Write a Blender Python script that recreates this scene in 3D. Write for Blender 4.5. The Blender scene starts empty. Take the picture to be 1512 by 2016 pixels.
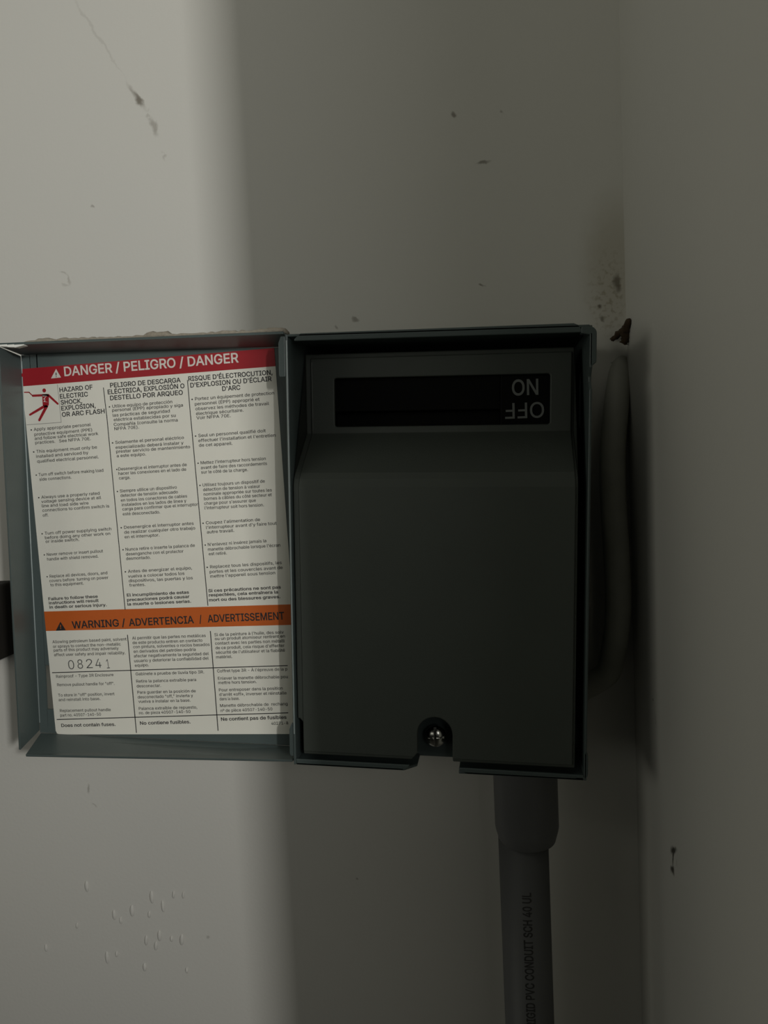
import bpy, bmesh, math, random
from mathutils import Vector, Matrix
from mathutils.geometry import delaunay_2d_cdt

random.seed(4)
S = bpy.context.scene
C = S.collection

# ------------------------------------------------------------------ camera
# "Box frame": x to the right and z up along the disconnect box, y into the wall,
# origin on the wall at the foot of the camera.  The box hangs 2.27 degrees out of
# plumb, so the world is that frame turned about y and lifted to HEIGHT.
FPX, CX, CY = 1514.0, 756.0, 1008.0
CAM_D = 0.45
YAW, PITCH, ROLL = 0.15351, 0.08811, 0.00963
TILT = math.radians(2.27)
HEIGHT = 1.40
ROT = Matrix.Rotation(TILT, 3, 'Y')


def cam_axes():
    cw, sw, cp, sp = math.cos(YAW), math.sin(YAW), math.cos(PITCH), math.sin(PITCH)
    F = Vector((-sw * cp, cw * cp, -sp))
    R0 = Vector((cw, sw, 0))
    D0 = F.cross(R0)
    cr, sr = math.cos(ROLL), math.sin(ROLL)
    return R0 * cr + D0 * sr, D0 * cr - R0 * sr, F


AR, AD, AF = cam_axes()


def ray(px, py):
    return AF + AR * ((px - CX) / FPX) + AD * ((py - CY) / FPX)


def at(px, py, d):
    """Point of the box frame that lies d metres off the back wall on a sight line."""
    v = ray(px, py)
    return v * ((CAM_D - d) / v.y) + Vector((0, -CAM_D, 0))


def W(p):
    return ROT @ Vector(p) + Vector((0, 0, HEIGHT))


def wat(px, py, d):
    return W(at(px, py, d))


cam = bpy.data.cameras.new('camera')
cam.sensor_fit = 'HORIZONTAL'
cam.sensor_width = 36.0
cam.lens = 36.0 * FPX / 1512.0
cam.clip_start = 0.01
cam_o = bpy.data.objects.new('camera', cam)
C.objects.link(cam_o)
m3 = Matrix((ROT @ AR, ROT @ -AD, ROT @ -AF)).transposed()
cam_o.matrix_world = Matrix.Translation(W((0, -CAM_D, 0))) @ m3.to_4x4()
S.camera = cam_o

# ------------------------------------------------------------------ light and exposure
S.view_settings.view_transform = 'Standard'
S.view_settings.look = 'None'
S.view_settings.gamma = 1.0
S.view_settings.use_curve_mapping = False
S.view_settings.exposure = 0.0

world = bpy.data.worlds.new('dim_room')
S.world = world
world.use_nodes = True
bg = world.node_tree.nodes['Background']
bg.inputs[0].default_value = (0.80, 0.86, 0.80, 1)
bg.inputs[1].default_value = 0.0015


def area_light(name, loc, target, sx, sy, watts, color):
    l = bpy.data.lights.new(name, 'AREA')
    l.shape = 'RECTANGLE'
    l.size, l.size_y, l.energy, l.color = sx, sy, watts, color
    o = bpy.data.objects.new(name, l)
    C.objects.link(o)
    o.location = loc
    o.rotation_euler = (Vector(target) - Vector(loc)).to_track_quat('-Z', 'Y').to_euler()
    return o


# shaded lamp in the next room, past the free edge of the right wall: it throws the upright shadow edge
area_light('hall_lamp', (0.36, -0.87, HEIGHT + 0.15), (-0.115, 0.0, HEIGHT + 0.45), 0.038, 0.05, 4.2, (1.0, 0.985, 0.955))
# added soft fill round that lamp, lengthens the tail of its shadow edge
area_light('soft_fill', (0.355, -0.87, HEIGHT + 0.15), (-0.10, 0.0, HEIGHT + 0.70), 0.36, 0.30, 1.6, (1.0, 0.99, 0.95))
# faint daylight from the open left side of the room and off the ceiling
area_light('left_daylight', (-1.30, -1.00, HEIGHT + 0.20), (-0.70, -0.50, HEIGHT + 1.40), 0.8, 0.8, 4.1, (1.0, 0.99, 0.87))
area_light('room_daylight', (-0.80, -1.50, HEIGHT + 0.20), (-0.20, -1.00, HEIGHT + 1.40), 0.8, 0.8, 1.2, (1.0, 0.99, 0.87))
area_light('ceiling_bounce', (-0.50, -0.70, HEIGHT + 1.40), (0.0, 0.0, HEIGHT), 0.9, 0.9, 1.1, (1.0, 0.99, 0.87))


# ------------------------------------------------------------------ materials
def new_mat(name):
    m = bpy.data.materials.new(name)
    m.use_nodes = True
    return m, m.node_tree.nodes, m.node_tree.links, m.node_tree.nodes['Principled BSDF']


def simple(name, col, rough=0.5, metal=0.0, var=0.12, scale=300.0, bump=0.0, bscale=900.0, spec=0.5):
    m, N, L, P = new_mat(name)
    tc = N.new('ShaderNodeTexCoord')
    nz = N.new('ShaderNodeTexNoise')
    nz.inputs['Scale'].default_value = scale
    nz.inputs['Detail'].default_value = 3
    L.new(tc.outputs['Object'], nz.inputs['Vector'])
    mx = N.new('ShaderNodeMix')
    mx.data_type = 'RGBA'
    L.new(nz.outputs['Fac'], mx.inputs['Factor'])
    mx.inputs['A'].default_value = (*[c * (1 - var) for c in col], 1)
    mx.inputs['B'].default_value = (*[min(1, c * (1 + var)) for c in col], 1)
    L.new(mx.outputs['Result'], P.inputs['Base Color'])
    P.inputs['Roughness'].default_value = rough
    P.inputs['Metallic'].default_value = metal
    P.inputs['Specular IOR Level'].default_value = spec
    if bump:
        n2 = N.new('ShaderNodeTexNoise')
        n2.inputs['Scale'].default_value = bscale
        L.new(tc.outputs['Object'], n2.inputs['Vector'])
        b = N.new('ShaderNodeBump')
        b.inputs['Strength'].default_value = bump
        b.inputs['Distance'].default_value = 0.0004
        L.new(n2.outputs['Fac'], b.inputs['Height'])
        L.new(b.outputs['Normal'], P.inputs['Normal'])
    return m


ENAMEL = simple('grey_green_enamel', (0.078, 0.102, 0.099), rough=0.42, var=0.06, scale=60, bump=0.12, bscale=700)
PLASTIC = simple('grey_plastic', (0.068, 0.079, 0.068), rough=0.5, var=0.08, scale=40, bump=0.15, bscale=1400)
BLACK = simple('black_plastic', (0.0045, 0.005, 0.0045), rough=0.7, var=0.1, spec=0.12)
WORN_GLINT = simple('worn_glint', (0.36, 0.42, 0.41), rough=0.4, var=0.2, scale=200)  # pale tone stands in for the glint on worn edges
MOLDED = simple('raised_grey_letters', (0.20, 0.215, 0.205), rough=0.6, var=0.05)
PAPER = simple('label_paper', (0.80, 0.79, 0.70), rough=0.55, var=0.025, scale=120)
RED = simple('red_print', (0.35, 0.010, 0.018), rough=0.55, var=0.05)
ORANGE = simple('orange_print', (0.56, 0.115, 0.014), rough=0.55, var=0.05)
INK = simple('black_print', (0.018, 0.018, 0.020), rough=0.6, var=0.05)
SOFTINK = simple('faded_black_print', (0.022, 0.022, 0.022), rough=0.6, var=0.1)
GREYINK = simple('grey_stamp_ink', (0.075, 0.08, 0.08), rough=0.6, var=0.3, scale=900)
HAIRLINE = simple('thin_grey_print', (0.22, 0.22, 0.21), rough=0.6)
WHITEINK = simple('white_print', (0.72, 0.68, 0.62), rough=0.55, var=0.03)
STEEL = simple('zinc_steel', (0.62, 0.62, 0.58), rough=0.22, metal=1.0, var=0.08)
PVC = simple('grey_pvc', (0.115, 0.118, 0.118), rough=0.5, var=0.06, scale=50)
PVCINK = simple('conduit_print', (0.04, 0.04, 0.04), rough=0.6, var=0.4, scale=700)
CABLE = simple('dirty_white_cable_jacket', (0.33, 0.33, 0.285), rough=0.65, var=0.2, scale=60, bump=0.2, bscale=300)
BROWN = simple('dark_brown_wood', (0.014, 0.0115, 0.008), rough=0.8, var=0.3, scale=80, bump=0.3, bscale=200)
DUST = simple('grey_brown_dust', (0.30, 0.27, 0.215), rough=0.95, var=0.25, scale=500, bump=0.8, bscale=900)
WHITE = simple('matt_white', (0.86, 0.86, 0.80), rough=0.8, var=0.05)
RUST = simple('dry_brown_debris', (0.055, 0.033, 0.015), rough=0.9, var=0.4, scale=600, bump=0.8, bscale=900)
FLOORM = simple('grey_concrete', (0.30, 0.29, 0.26), rough=0.85, var=0.15, scale=6, bump=0.3, bscale=60)

WALLCOL = (0.640, 0.632, 0.585)


def wall_paint(name, stains):
    """Off-white wall paint; stains = (centre, tilt about y, half length a, half length b, strength, colour, speckle)."""
    m, N, L, P = new_mat(name)
    tc = N.new('ShaderNodeTexCoord')
    co = tc.outputs['Object']
    nz = N.new('ShaderNodeTexNoise')
    nz.inputs['Scale'].default_value = 5.0
    nz.inputs['Detail'].default_value = 4
    L.new(co, nz.inputs['Vector'])
    mx = N.new('ShaderNodeMix')
    mx.data_type = 'RGBA'
    L.new(nz.outputs['Fac'], mx.inputs['Factor'])
    mx.inputs['A'].default_value = (WALLCOL[0] * 0.96, WALLCOL[1] * 0.97, WALLCOL[2] * 0.985, 1)
    mx.inputs['B'].default_value = (WALLCOL[0] * 1.04, WALLCOL[1] * 1.03, WALLCOL[2] * 1.015, 1)
    out = mx.outputs['Result']
    warp = N.new('ShaderNodeTexNoise')
    warp.inputs['Scale'].default_value = 140.0
    warp.inputs['Detail'].default_value = 3
    L.new(co, warp.inputs['Vector'])
    sb = N.new('ShaderNodeVectorMath')
    sb.operation = 'SUBTRACT'
    L.new(warp.outputs['Color'], sb.inputs[0])
    sb.inputs[1].default_value = (0.5, 0.5, 0.5)
    sc = N.new('ShaderNodeVectorMath')
    sc.operation = 'SCALE'
    L.new(sb.outputs[0], sc.inputs[0])
    sc.inputs['Scale'].default_value = 0.006
    ad = N.new('ShaderNodeVectorMath')
    L.new(co, ad.inputs[0])
    L.new(sc.outputs[0], ad.inputs[1])
    warped = ad.outputs[0]
    spk = N.new('ShaderNodeTexNoise')
    spk.inputs['Scale'].default_value = 380.0
    spk.inputs['Detail'].default_value = 2
    L.new(co, spk.inputs['Vector'])
    spr = N.new('ShaderNodeMapRange')
    spr.inputs['From Min'].default_value = 0.50
    spr.inputs['From Max'].default_value = 0.66
    L.new(spk.outputs['Fac'], spr.inputs['Value'])
    for cen, ang, a, b, strength, col, speckle in stains:
        mp = N.new('ShaderNodeMapping')
        mp.vector_type = 'TEXTURE'
        mp.inputs['Location'].default_value = cen
        mp.inputs['Rotation'].default_value = ang if isinstance(ang, tuple) else (0, ang, 0)
        mp.inputs['Scale'].default_value = (a, 1.0, b) if not isinstance(ang, tuple) else (1.0, a, b)
        L.new(warped if a > 0.0012 else co, mp.inputs['Vector'])
        ln = N.new('ShaderNodeVectorMath')
        ln.operation = 'LENGTH'
        L.new(mp.outputs[0], ln.inputs[0])
        mr = N.new('ShaderNodeMapRange')
        mr.interpolation_type = 'SMOOTHSTEP'
        mr.inputs['From Min'].default_value = 1.0
        mr.inputs['From Max'].default_value = 0.25
        mr.inputs['To Max'].default_value = strength
        L.new(ln.outputs['Value'], mr.inputs['Value'])
        fac = mr.outputs[0]
        if speckle:
            mu = N.new('ShaderNodeMath')
            mu.operation = 'MULTIPLY'
            L.new(fac, mu.inputs[0])
            L.new(spr.outputs[0], mu.inputs[1])
            fac = mu.outputs[0]
        m2 = N.new('ShaderNodeMix')
        m2.data_type = 'RGBA'
        L.new(fac, m2.inputs['Factor'])
        L.new(out, m2.inputs['A'])
        m2.inputs['B'].default_value = (*col, 1)
        out = m2.outputs['Result']
    L.new(out, P.inputs['Base Color'])
    P.inputs['Roughness'].default_value = 0.6
    P.inputs['Specular IOR Level'].default_value = 0.3
    n2 = N.new('ShaderNodeTexNoise')
    n2.inputs['Scale'].default_value = 420.0
    n2.inputs['Detail'].default_value = 4
    L.new(co, n2.inputs['Vector'])
    b = N.new('ShaderNodeBump')
    b.inputs['Strength'].default_value = 0.25
    b.inputs['Distance'].default_value = 0.0004
    L.new(n2.outputs['Fac'], b.inputs['Height'])
    L.new(b.outputs['Normal'], P.inputs['Normal'])
    return m


# ------------------------------------------------------------------ mesh helpers
def link(name, bm, mat, parent=None, smooth=False, bevel=0.0, segs=2):
    me = bpy.data.meshes.new(name)
    bmesh.ops.recalc_face_normals(bm, faces=bm.faces[:])
    bm.to_mesh(me)
    bm.free()
    o = bpy.data.objects.new(name, me)
    C.objects.link(o)
    if mat:
        me.materials.append(mat)
    if parent:
        o.parent = parent
    if smooth:
        for p in me.polygons:
            p.use_smooth = True
    if bevel:
        md = o.modifiers.new('bevel', 'BEVEL')
        md.width, md.segments, md.limit_method = bevel, segs, 'ANGLE'
        md.angle_limit = math.radians(35)
        md.harden_normals = False
    return o


def add_hex(bm, p):
    """eight corners: four of one face in order, then the four facing them."""
    v = [bm.verts.new(q) for q in p]
    for f in ((3, 2, 1, 0), (4, 5, 6, 7), (0, 1, 5, 4), (1, 2, 6, 5), (2, 3, 7, 6), (3, 0, 4, 7)):
        bm.faces.new([v[i] for i in f])


def add_box(bm, x0, x1, y0, y1, z0, z1):
    add_hex(bm, [(x0, y0, z0), (x1, y0, z0), (x1, y0, z1), (x0, y0, z1),
                 (x0, y1, z0), (x1, y1, z0), (x1, y1, z1), (x0, y1, z1)])


def add_prism(bm, pts, off):
    """closed polygon pts extruded by the vector off."""
    off = Vector(off)
    a = [bm.verts.new(p) for p in pts]
    b = [bm.verts.new(Vector(p) + off) for p in pts]
    bm.faces.new(a)
    bm.faces.new(b[::-1])
    n = len(a)
    for i in range(n):
        bm.faces.new((a[i], a[(i + 1) % n], b[(i + 1) % n], b[i]))


def add_lathe(bm, prof, origin, axis='Z', n=40):
    """prof = (radius, height) pairs, closed at both ends."""
    rings = []
    for r, h in prof:
        ring = []
        for k in range(n):
            a = 2 * math.pi * k / n
            c, s = r * math.cos(a), r * math.sin(a)
            p = (c, s, h) if axis == 'Z' else (c, -h, s)
            ring.append(bm.verts.new(Vector(origin) + Vector(p)))
        rings.append(ring)
    for q in range(len(rings) - 1):
        for k in range(n):
            bm.faces.new((rings[q][k], rings[q][(k + 1) % n], rings[q + 1][(k + 1) % n], rings[q + 1][k]))
    bm.faces.new(rings[0][::-1])
    bm.faces.new(rings[-1])


def smooth_path(pts, per=10):
    P = [Vector(p) for p in pts]
    P = [P[0] * 2 - P[1]] + P + [P[-1] * 2 - P[-2]]
    out = []
    for i in range(1, len(P) - 2):
        for k in range(per):
            t = k / per
            a, b, c, d = P[i - 1], P[i], P[i + 1], P[i + 2]
            out.append(0.5 * ((2 * b) + (c - a) * t + (2 * a - 5 * b + 4 * c - d) * t * t + (3 * b - a - 3 * c + d) * t ** 3))
    out.append(P[-2])
    return out


def add_tube(bm, path, rad, n=20):
    rings = []
    up = Vector((0, 1, 0))
    for i, p in enumerate(path):
        t = (path[min(i + 1, len(path) - 1)] - path[max(i - 1, 0)]).normalized()
        u = t.cross(up).normalized()
        v = u.cross(t).normalized()
        r = rad(i / (len(path) - 1)) if callable(rad) else rad
        rings.append([bm.verts.new(p + u * (r * math.cos(2 * math.pi * k / n)) + v * (r * math.sin(2 * math.pi * k / n))) for k in range(n)])
    for q in range(len(rings) - 1):
        for k in range(n):
            bm.faces.new((rings[q][k], rings[q][(k + 1) % n], rings[q + 1][(k + 1) % n], rings[q + 1][k]))
    bm.faces.new(rings[0][::-1])
    bm.faces.new(rings[-1])


def carve(bm, cutters):
    """bm minus each cutter, returned as a fresh bmesh."""
    me = bpy.data.meshes.new('work')
    bmesh.ops.recalc_face_normals(bm, faces=bm.faces[:])
    bm.to_mesh(me)
    bm.free()
    o = bpy.data.objects.new('work', me)
    C.objects.link(o)
    cs = []
    for cb in cutters:
        cm = bpy.data.meshes.new('cut')
        bmesh.ops.recalc_face_normals(cb, faces=cb.faces[:])
        cb.to_mesh(cm)
        cb.free()
        co = bpy.data.objects.new('cut', cm)
        C.objects.link(co)
        cs.append(co)
        md = o.modifiers.new('b', 'BOOLEAN')
        md.operation, md.object, md.solver = 'DIFFERENCE', co, 'EXACT'
    dg = bpy.context.evaluated_depsgraph_get()
    dg.update()
    out = bmesh.new()
    out.from_mesh(o.evaluated_get(dg).to_mesh())
    for q in cs + [o]:
        mq = q.data
        bpy.data.objects.remove(q)
        bpy.data.meshes.remove(mq)
    return out


def tag(o, label=None, cat=None, kind=None, group=None):
    if label:
        o['label'] = label
    if cat:
        o['category'] = cat
    if kind:
        o['kind'] = kind
    if group:
        o['group'] = group
    return o


def empty(name, loc, label, cat, rot=(0, 0, 0)):
    o = bpy.data.objects.new(name, None)
    C.objects.link(o)
    o.location = loc
    o.rotation_euler = rot
    o.empty_display_size = 0.02
    return tag(o, label, cat)


# ------------------------------------------------------------------ the setting
corner_x = W(at(1241, 1008, 0)).x


def on_right_wall(px, py):
    v = ROT @ ray(px, py)
    o = W((0, -CAM_D, 0))
    return o + v * ((corner_x - o.x) / v.x)


def stroke(p, q, half_width, strength, col, speckle=False, d=0.0):
    a, b = wat(*p, d), wat(*q, d)
    c = (a + b) / 2
    c = (c.x, c.y, c.z - HEIGHT)
    v = b - a
    return (c, -math.atan2(v.z, v.x), v.length / 2, half_width, strength, col, speckle)


DIRT = (0.16, 0.14, 0.11)
SCUFF = (0.30, 0.28, 0.24)
back_stains = [
    stroke((120, -40), (262, 178), 0.0011, 0.22, SCUFF),
    stroke((246, 155), (290, 222), 0.0022, 0.62, SCUFF),
    stroke((262, 178), (286, 212), 0.0016, 0.75, DIRT),
    stroke((284, 205), (312, 262), 0.0034, 0.42, SCUFF, True),
    stroke((294, 225), (312, 275), 0.0026, 0.60, SCUFF),
    stroke((318, 290), (330, 318), 0.0030, 0.35, SCUFF, True),
    stroke((886, 224), (904, 226), 0.0016, 0.75, DIRT),
    stroke((932, 323), (972, 318), 0.0013, 0.70, DIRT),
    stroke((940, 559), (956, 561), 0.0013, 0.75, DIRT),
    stroke((982, 221), (992, 225), 0.0009, 0.45, DIRT),
    stroke((693, 627), (708, 629), 0.0015, 0.60, DIRT),
    stroke((660, 640), (666, 650), 0.0012, 0.50, DIRT),
    stroke((178, 404), (188, 410), 0.0010, 0.45, DIRT),
    stroke((115, 532), (138, 545), 0.0012, 0.40, SCUFF),
    stroke((136, 540), (136, 562), 0.0012, 0.45, SCUFF),
    stroke((118, 562), (138, 560), 0.0010, 0.30, SCUFF),
    stroke((172, 1540), (176, 1565), 0.0009, 0.45, DIRT),
    stroke((176, 1578), (194, 1592), 0.0008, 0.30, DIRT),
    stroke((402, 1842), (412, 1846), 0.0014, 0.35, DIRT),
    stroke((700, 1728), (706, 1732), 0.0010, 0.50, DIRT),
    # damp, dirty patch in the corner above the box
    stroke((1208, 330), (1214, 720), 0.0240, 0.42, (0.33, 0.29, 0.195)),
    stroke((1196, 470), (1204, 690), 0.0150, 0.50, (0.24, 0.195, 0.11), True),
    stroke((1214, 530), (1214, 585), 0.0026, 0.75, (0.10, 0.08, 0.05)),
    stroke((1176, 600), (1188, 606), 0.0020, 0.80, (0.09, 0.07, 0.045)),
    stroke((1180, 625), (1192, 633), 0.0018, 0.65, (0.10, 0.08, 0.05)),
    stroke((1200, 716), (1212, 716), 0.0011, 0.70, (0.10, 0.08, 0.05)),
]
bm = bmesh.new()
add_box(bm, -1.6, corner_x, 0.0, 0.10, -HEIGHT, 1.2)
wall_back = link('wall_back', bm, wall_paint('wall_paint_back', back_stains))
wall_back.location = (0, 0, HEIGHT)
tag(wall_back, 'off-white painted wall with scuffs and small paint blisters behind the disconnect box', kind='structure')


def rstroke(p, q, half_width, strength, col, speckle=False):
    a, b = on_right_wall(*p), on_right_wall(*q)
    c = (a + b) / 2
    v = b - a
    return ((c.x, c.y, c.z - HEIGHT), (math.atan2(v.z, v.y), 0, 0), v.length / 2, half_width, strength, col, speckle)


right_stains = [
    rstroke((1327, 1662), (1323, 1712), 0.0019, 0.97, (0.055, 0.05, 0.04)),
    rstroke((1317, 1671), (1335, 1673), 0.0026, 0.97, (0.05, 0.045, 0.035)),
    rstroke((1319, 1709), (1329, 1713), 0.0024, 0.95, (0.05, 0.045, 0.035)),
    rstroke((1332, 1692), (1334, 1712), 0.0012, 0.35, DIRT),
    rstroke((1286, 1370), (1286, 1380), 0.0020, 0.8, DIRT),
    rstroke((1288, 1385), (1292, 1440), 0.0014, 0.3, DIRT),
]
bm = bmesh.new()
add_box(bm, corner_x, corner_x + 0.10, -0.384, 0.10, -HEIGHT, 1.2)
wall_right = link('wall_right', bm, wall_paint('wall_paint_right', right_stains))
wall_right.location = (0, 0, HEIGHT)
tag(wall_right, 'short off-white side wall meeting the back wall at the right corner', kind='structure')
bm = bmesh.new()
add_box(bm, -1.6, 1.6, -2.4, 0.10, -0.06, 0.0)
tag(link('floor', bm, FLOORM), 'grey concrete floor', kind='structure')

# paint blisters, lower left of the back wall (pixel centre, width, height in the photograph)
blisters = [(299, 1766, 10, 30), (321, 1784, 8, 28), (260, 1793, 10, 28), (225, 1801, 9, 24), (238, 1812, 6, 15),
            (314, 1842, 9, 26), (307, 1862, 8, 22), (358, 1850, 10, 26), (288, 1851, 8, 24), (211, 1885, 9, 30),
            (230, 1878, 6, 14), (91, 1866, 7, 18), (171, 1745, 10, 26), (368, 1910, 7, 14), (285, 1904, 9, 20),
            (342, 1761, 6, 18), (152, 1822, 5, 14), (361, 1762, 5, 16), (294, 1800, 6, 16), (338, 1848, 7, 14)]
wallmat = wall_back.data.materials[0]
base = None
for (px, py, w, h) in blisters:
    if base is None:
        bm = bmesh.new()
        bmesh.ops.create_uvsphere(bm, u_segments=12, v_segments=6, radius=1.0)
        base = link('paint_blister', bm, wallmat, wall_back, smooth=True)
        o = base
    else:
        o = base.copy()
        C.objects.link(o)
    p = wat(px, py, 0)
    k = 0.45 / FPX / 2
    o.location = (p.x, 0.0, p.z - HEIGHT)
    o.scale = (w * k, 0.0012, h * k)
    o.rotation_euler = (0, math.radians(random.uniform(-2, 8)), 0)

# ------------------------------------------------------------------ disconnect box
X1, X2 = -0.1040, 0.0402            # outer sides of the enclosure
ZB, ZT = -0.1612, 0.0532            # outer bottom and top
DF = 0.085                          # front edge, off the wall
T = 0.0013                          # sheet metal
ROOT = Vector(((X1 + X2) / 2, 0.0, ZB))
box_root = empty('disconnect_box', W(ROOT), 'open grey-green metal disconnect box on the wall with a warning sticker inside its cover',
                 'electrical box', (0, TILT, 0))


def bl(name, bm, mat, parent=None, **k):
    """link a mesh given in the box frame as a part of the disconnect box."""
    bmesh.ops.translate(bm, verts=bm.verts[:], vec=-ROOT)
    return link(name, bm, mat, parent or box_root, **k)


# body: sheet-metal tub, open to the front
bm = bmesh.new()
add_box(bm, X1, X2, -T, 0.0, ZB, ZT)                                   # back
add_box(bm, X1, X1 + T, -DF, -T, ZB, ZT)                               # left side
add_box(bm, X1 + T, X2 - T, -DF, -T, ZT - T, ZT)                       # top
lipz = 0.0034                                                          # folded lip along the top front, chamfered ends
add_prism(bm, [(X1 + 0.0045, -DF, ZT - lipz + 0.0010), (X1 + 0.0075, -DF, ZT + 0.0002), (X2 - 0.0085, -DF, ZT + 0.0008),
               (X2 - 0.0060, -DF, ZT - 0.0002), (X2 - 0.0045, -DF, ZT - lipz), (X1 + 0.0045, -DF, ZT - lipz)], (0, 0.0012, 0))
body_bm = bm
# right side with a small notch near the top front
zn = at(1152, 745, DF).z
side = bmesh.new()
prof = [(X2, 0.0, ZB), (X2, -DF, ZB), (X2, -DF, zn - 0.0050), (X2, -DF + 0.0042, zn - 0.0012), (X2, -DF + 0.0042, zn + 0.0012),
        (X2, -DF, zn + 0.0050), (X2, -DF, ZT - 0.004), (X2, -DF + 0.002, ZT), (X2, 0.0, ZT)]
add_prism(body_bm, prof, (-T, 0, 0))
side.free()
# rounded corner lips turned round the right front edge, top and bottom
for z0, z1, top in ((zn + 0.0052, ZT - 0.0008, True), (ZB + 0.0002, ZB + 0.0145, False)):
    pts = []
    xa, xb = X2 - 0.0012, X2 + 0.0018
    if top:
        pts = [(xa, z0), (xb, z0 + 0.002)]
        for k in range(6):
            a = math.pi / 2 * k / 5
            pts.append((xb - 0.0032 * (1 - math.cos(a)), z1 - 0.0032 * (1 - math.sin(a))))
        pts += [(xa - 0.004, z1), (xa - 0.004, z1 - 0.0030), (xa, z1 - 0.0038)]
    else:
        pts = [(xa, z1), (xb - 0.0012, z1 - 0.002)]
        for k in range(6):
            a = math.pi / 2 * k / 5
            pts.append((xb - 0.0012 - 0.003 * (1 - math.cos(a)), z0 + 0.003 * (1 - math.sin(a))))
        pts += [(xa - 0.004, z0), (xa - 0.004, z0 + 0.0014), (xa, z0 + 0.0014)]
    add_prism(body_bm, [(p[0], -DF, p[1]) for p in pts], (0, 0.006, 0))
# bottom, cut away in front of the cover screw
cxa, cxb = at(815, 1500, DF).x, at(903, 1505, DF).x
add_prism(body_bm, [(X1 + T, -T, ZB), (X1 + T, -DF, ZB), (cxa - 0.0050, -DF, ZB), (cxa + 0.001, -DF + 0.006, ZB), (cxa + 0.001, -0.050, ZB),
                    (cxb, -0.050, ZB), (cxb, -DF, ZB), (X2 - T, -DF, ZB), (X2 - T, -T, ZB)], (0, 0, T))
lip = [(X1 + T, ZB), (cxa - 0.0060, ZB), (cxa - 0.0030, ZB + 0.0012), (cxa - 0.0022, ZB + 0.0030), (X1 + T, ZB + 0.0030)]
add_prism(body_bm, [(a, -DF, b) for a, b in lip], (0, 0.0012, 0))
lip = [(cxb, ZB + 0.0030), (cxb + 0.0005, ZB + 0.0008), (cxb + 0.004, ZB), (X2 - T, ZB), (X2 - T, ZB + 0.0026)]
add_prism(body_bm, [(a, -DF, b) for a, b in lip], (0, 0.0012, 0))
# tab that takes the cover screw
za = at(850, 1489, 0.066).z
add_box(body_bm, at(812, 1450, 0.066).x, at(896, 1450, 0.066).x, -0.0660, -0.0645, za, za + 0.034)
add_box(body_bm, at(812, 1450, 0.066).x, at(896, 1450, 0.066).x, -0.0650, -0.050, za, za + 0.0013)
bl('body', body_bm, ENAMEL, bevel=0.0004)

# dead front: plastic shield, recessed at the top and bulging below
ztop = at(870, 690, 0.055).z
zs0, zs1 = at(870, 851, 0.055).z, at(870, 950, 0.083).z
zbot = at(860, 1500, 0.083).z + 0.0003
DR, DB = 0.055, 0.0832
xl, xr = X1 + T + 0.0006, X2 - T - 0.0040


def shield(inset_l, inset_r, dz, lift, inset_b):
    b = bmesh.new()
    prof = [(DR + lift, ztop - dz), (DR + lift, zs0), (DB + lift - 0.004, zs1 + 0.0048), (DB + lift - 0.0012, zs1 + 0.0018),
            (DB + lift, zs1 - 0.0020), (DB + lift, zbot + inset_b)]
    prof += [(DB - 0.0030, zbot + inset_b), (DB - 0.0030, zs1), (DR - 0.0020, zs0), (DR - 0.0020, ztop - dz)]
    add_prism(b, [(xl + inset_l, -d, z) for d, z in prof], (xr - xl - inset_l - inset_r, 0, 0))
    return b


win = [at(658, 745, DR), at(1083, 735.5, DR), at(1083, 835, DR), at(660, 840, DR)]
wx0, wx1 = (win[0].x + win[3].x) / 2, (win[1].x + win[2].x) / 2
wz1, wz0 = (win[0].z + win[1].z) / 2, (win[2].z + win[3].z) / 2
ax0, ax1 = at(822, 1470, DB).x, at(891, 1470, DB).x
arch_top = at(857, 1412, DB).z
ar = (ax1 - ax0) / 2


def cut_window():
    b = bmesh.new()
    r = 0.0012
    pts = []
    for cxx, czz, a0 in ((wx1 - r, wz1 - r, 0), (wx0 + r, wz1 - r, 90), (wx0 + r, wz0 + r, 180), (wx1 - r, wz0 + r, 270)):
        for k in range(4):
            a = math.radians(a0 + 30 * k)
            pts.append((cxx + r * math.cos(a), -0.075, czz + r * math.sin(a)))
    add_prism(b, pts, (0, 0.045, 0))
    return b


def cut_arch():
    b = bmesh.new()
    pts = [(ax0 - 0.0030, -0.12, ZB - 0.01), (ax0 - 0.0030, -0.12, zbot), (ax0, -0.12, zbot + 0.004)]
    for k in range(13):
        a = math.pi * (1 - k / 12)
        pts.append((ax0 + ar + ar * math.cos(a), -0.12, arch_top - ar + ar * math.sin(a)))
    pts += [(ax1, -0.12, ZB - 0.01)]
    add_prism(b, pts, (0, 0.07, 0))
    return b


def cut_foot():
    """the lower left end of the shield is narrower than the rest."""
    b = bmesh.new()
    z = at(580, 1415, DB).z
    add_prism(b, [(xl - 0.01, -0.12, z), (xl + 0.0012, -0.12, z), (xl + 0.0028, -0.12, z - 0.0020), (xl + 0.0028, -0.12, ZB - 0.01), (xl - 0.01, -0.12, ZB - 0.01)], (0, 0.1, 0))
    return b


outer = carve(shield(0, 0, 0, -0.0007, 0), [cut_window(), cut_arch(), cut_foot()])
inner = carve(shield(0.0030, 0.0012, 0.0022, 0.0004, 0.0016), [cut_window(), cut_arch()])
me = bpy.data.meshes.new('tmp')
inner.to_mesh(me)
inner.free()
outer.from_mesh(me)
bpy.data.meshes.remove(me)
dead_front = bl('dead_front', outer, PLASTIC, bevel=0.0007, segs=3)
tag(dead_front, 'dark grey plastic shield with a black window and bulging lower face')

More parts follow.
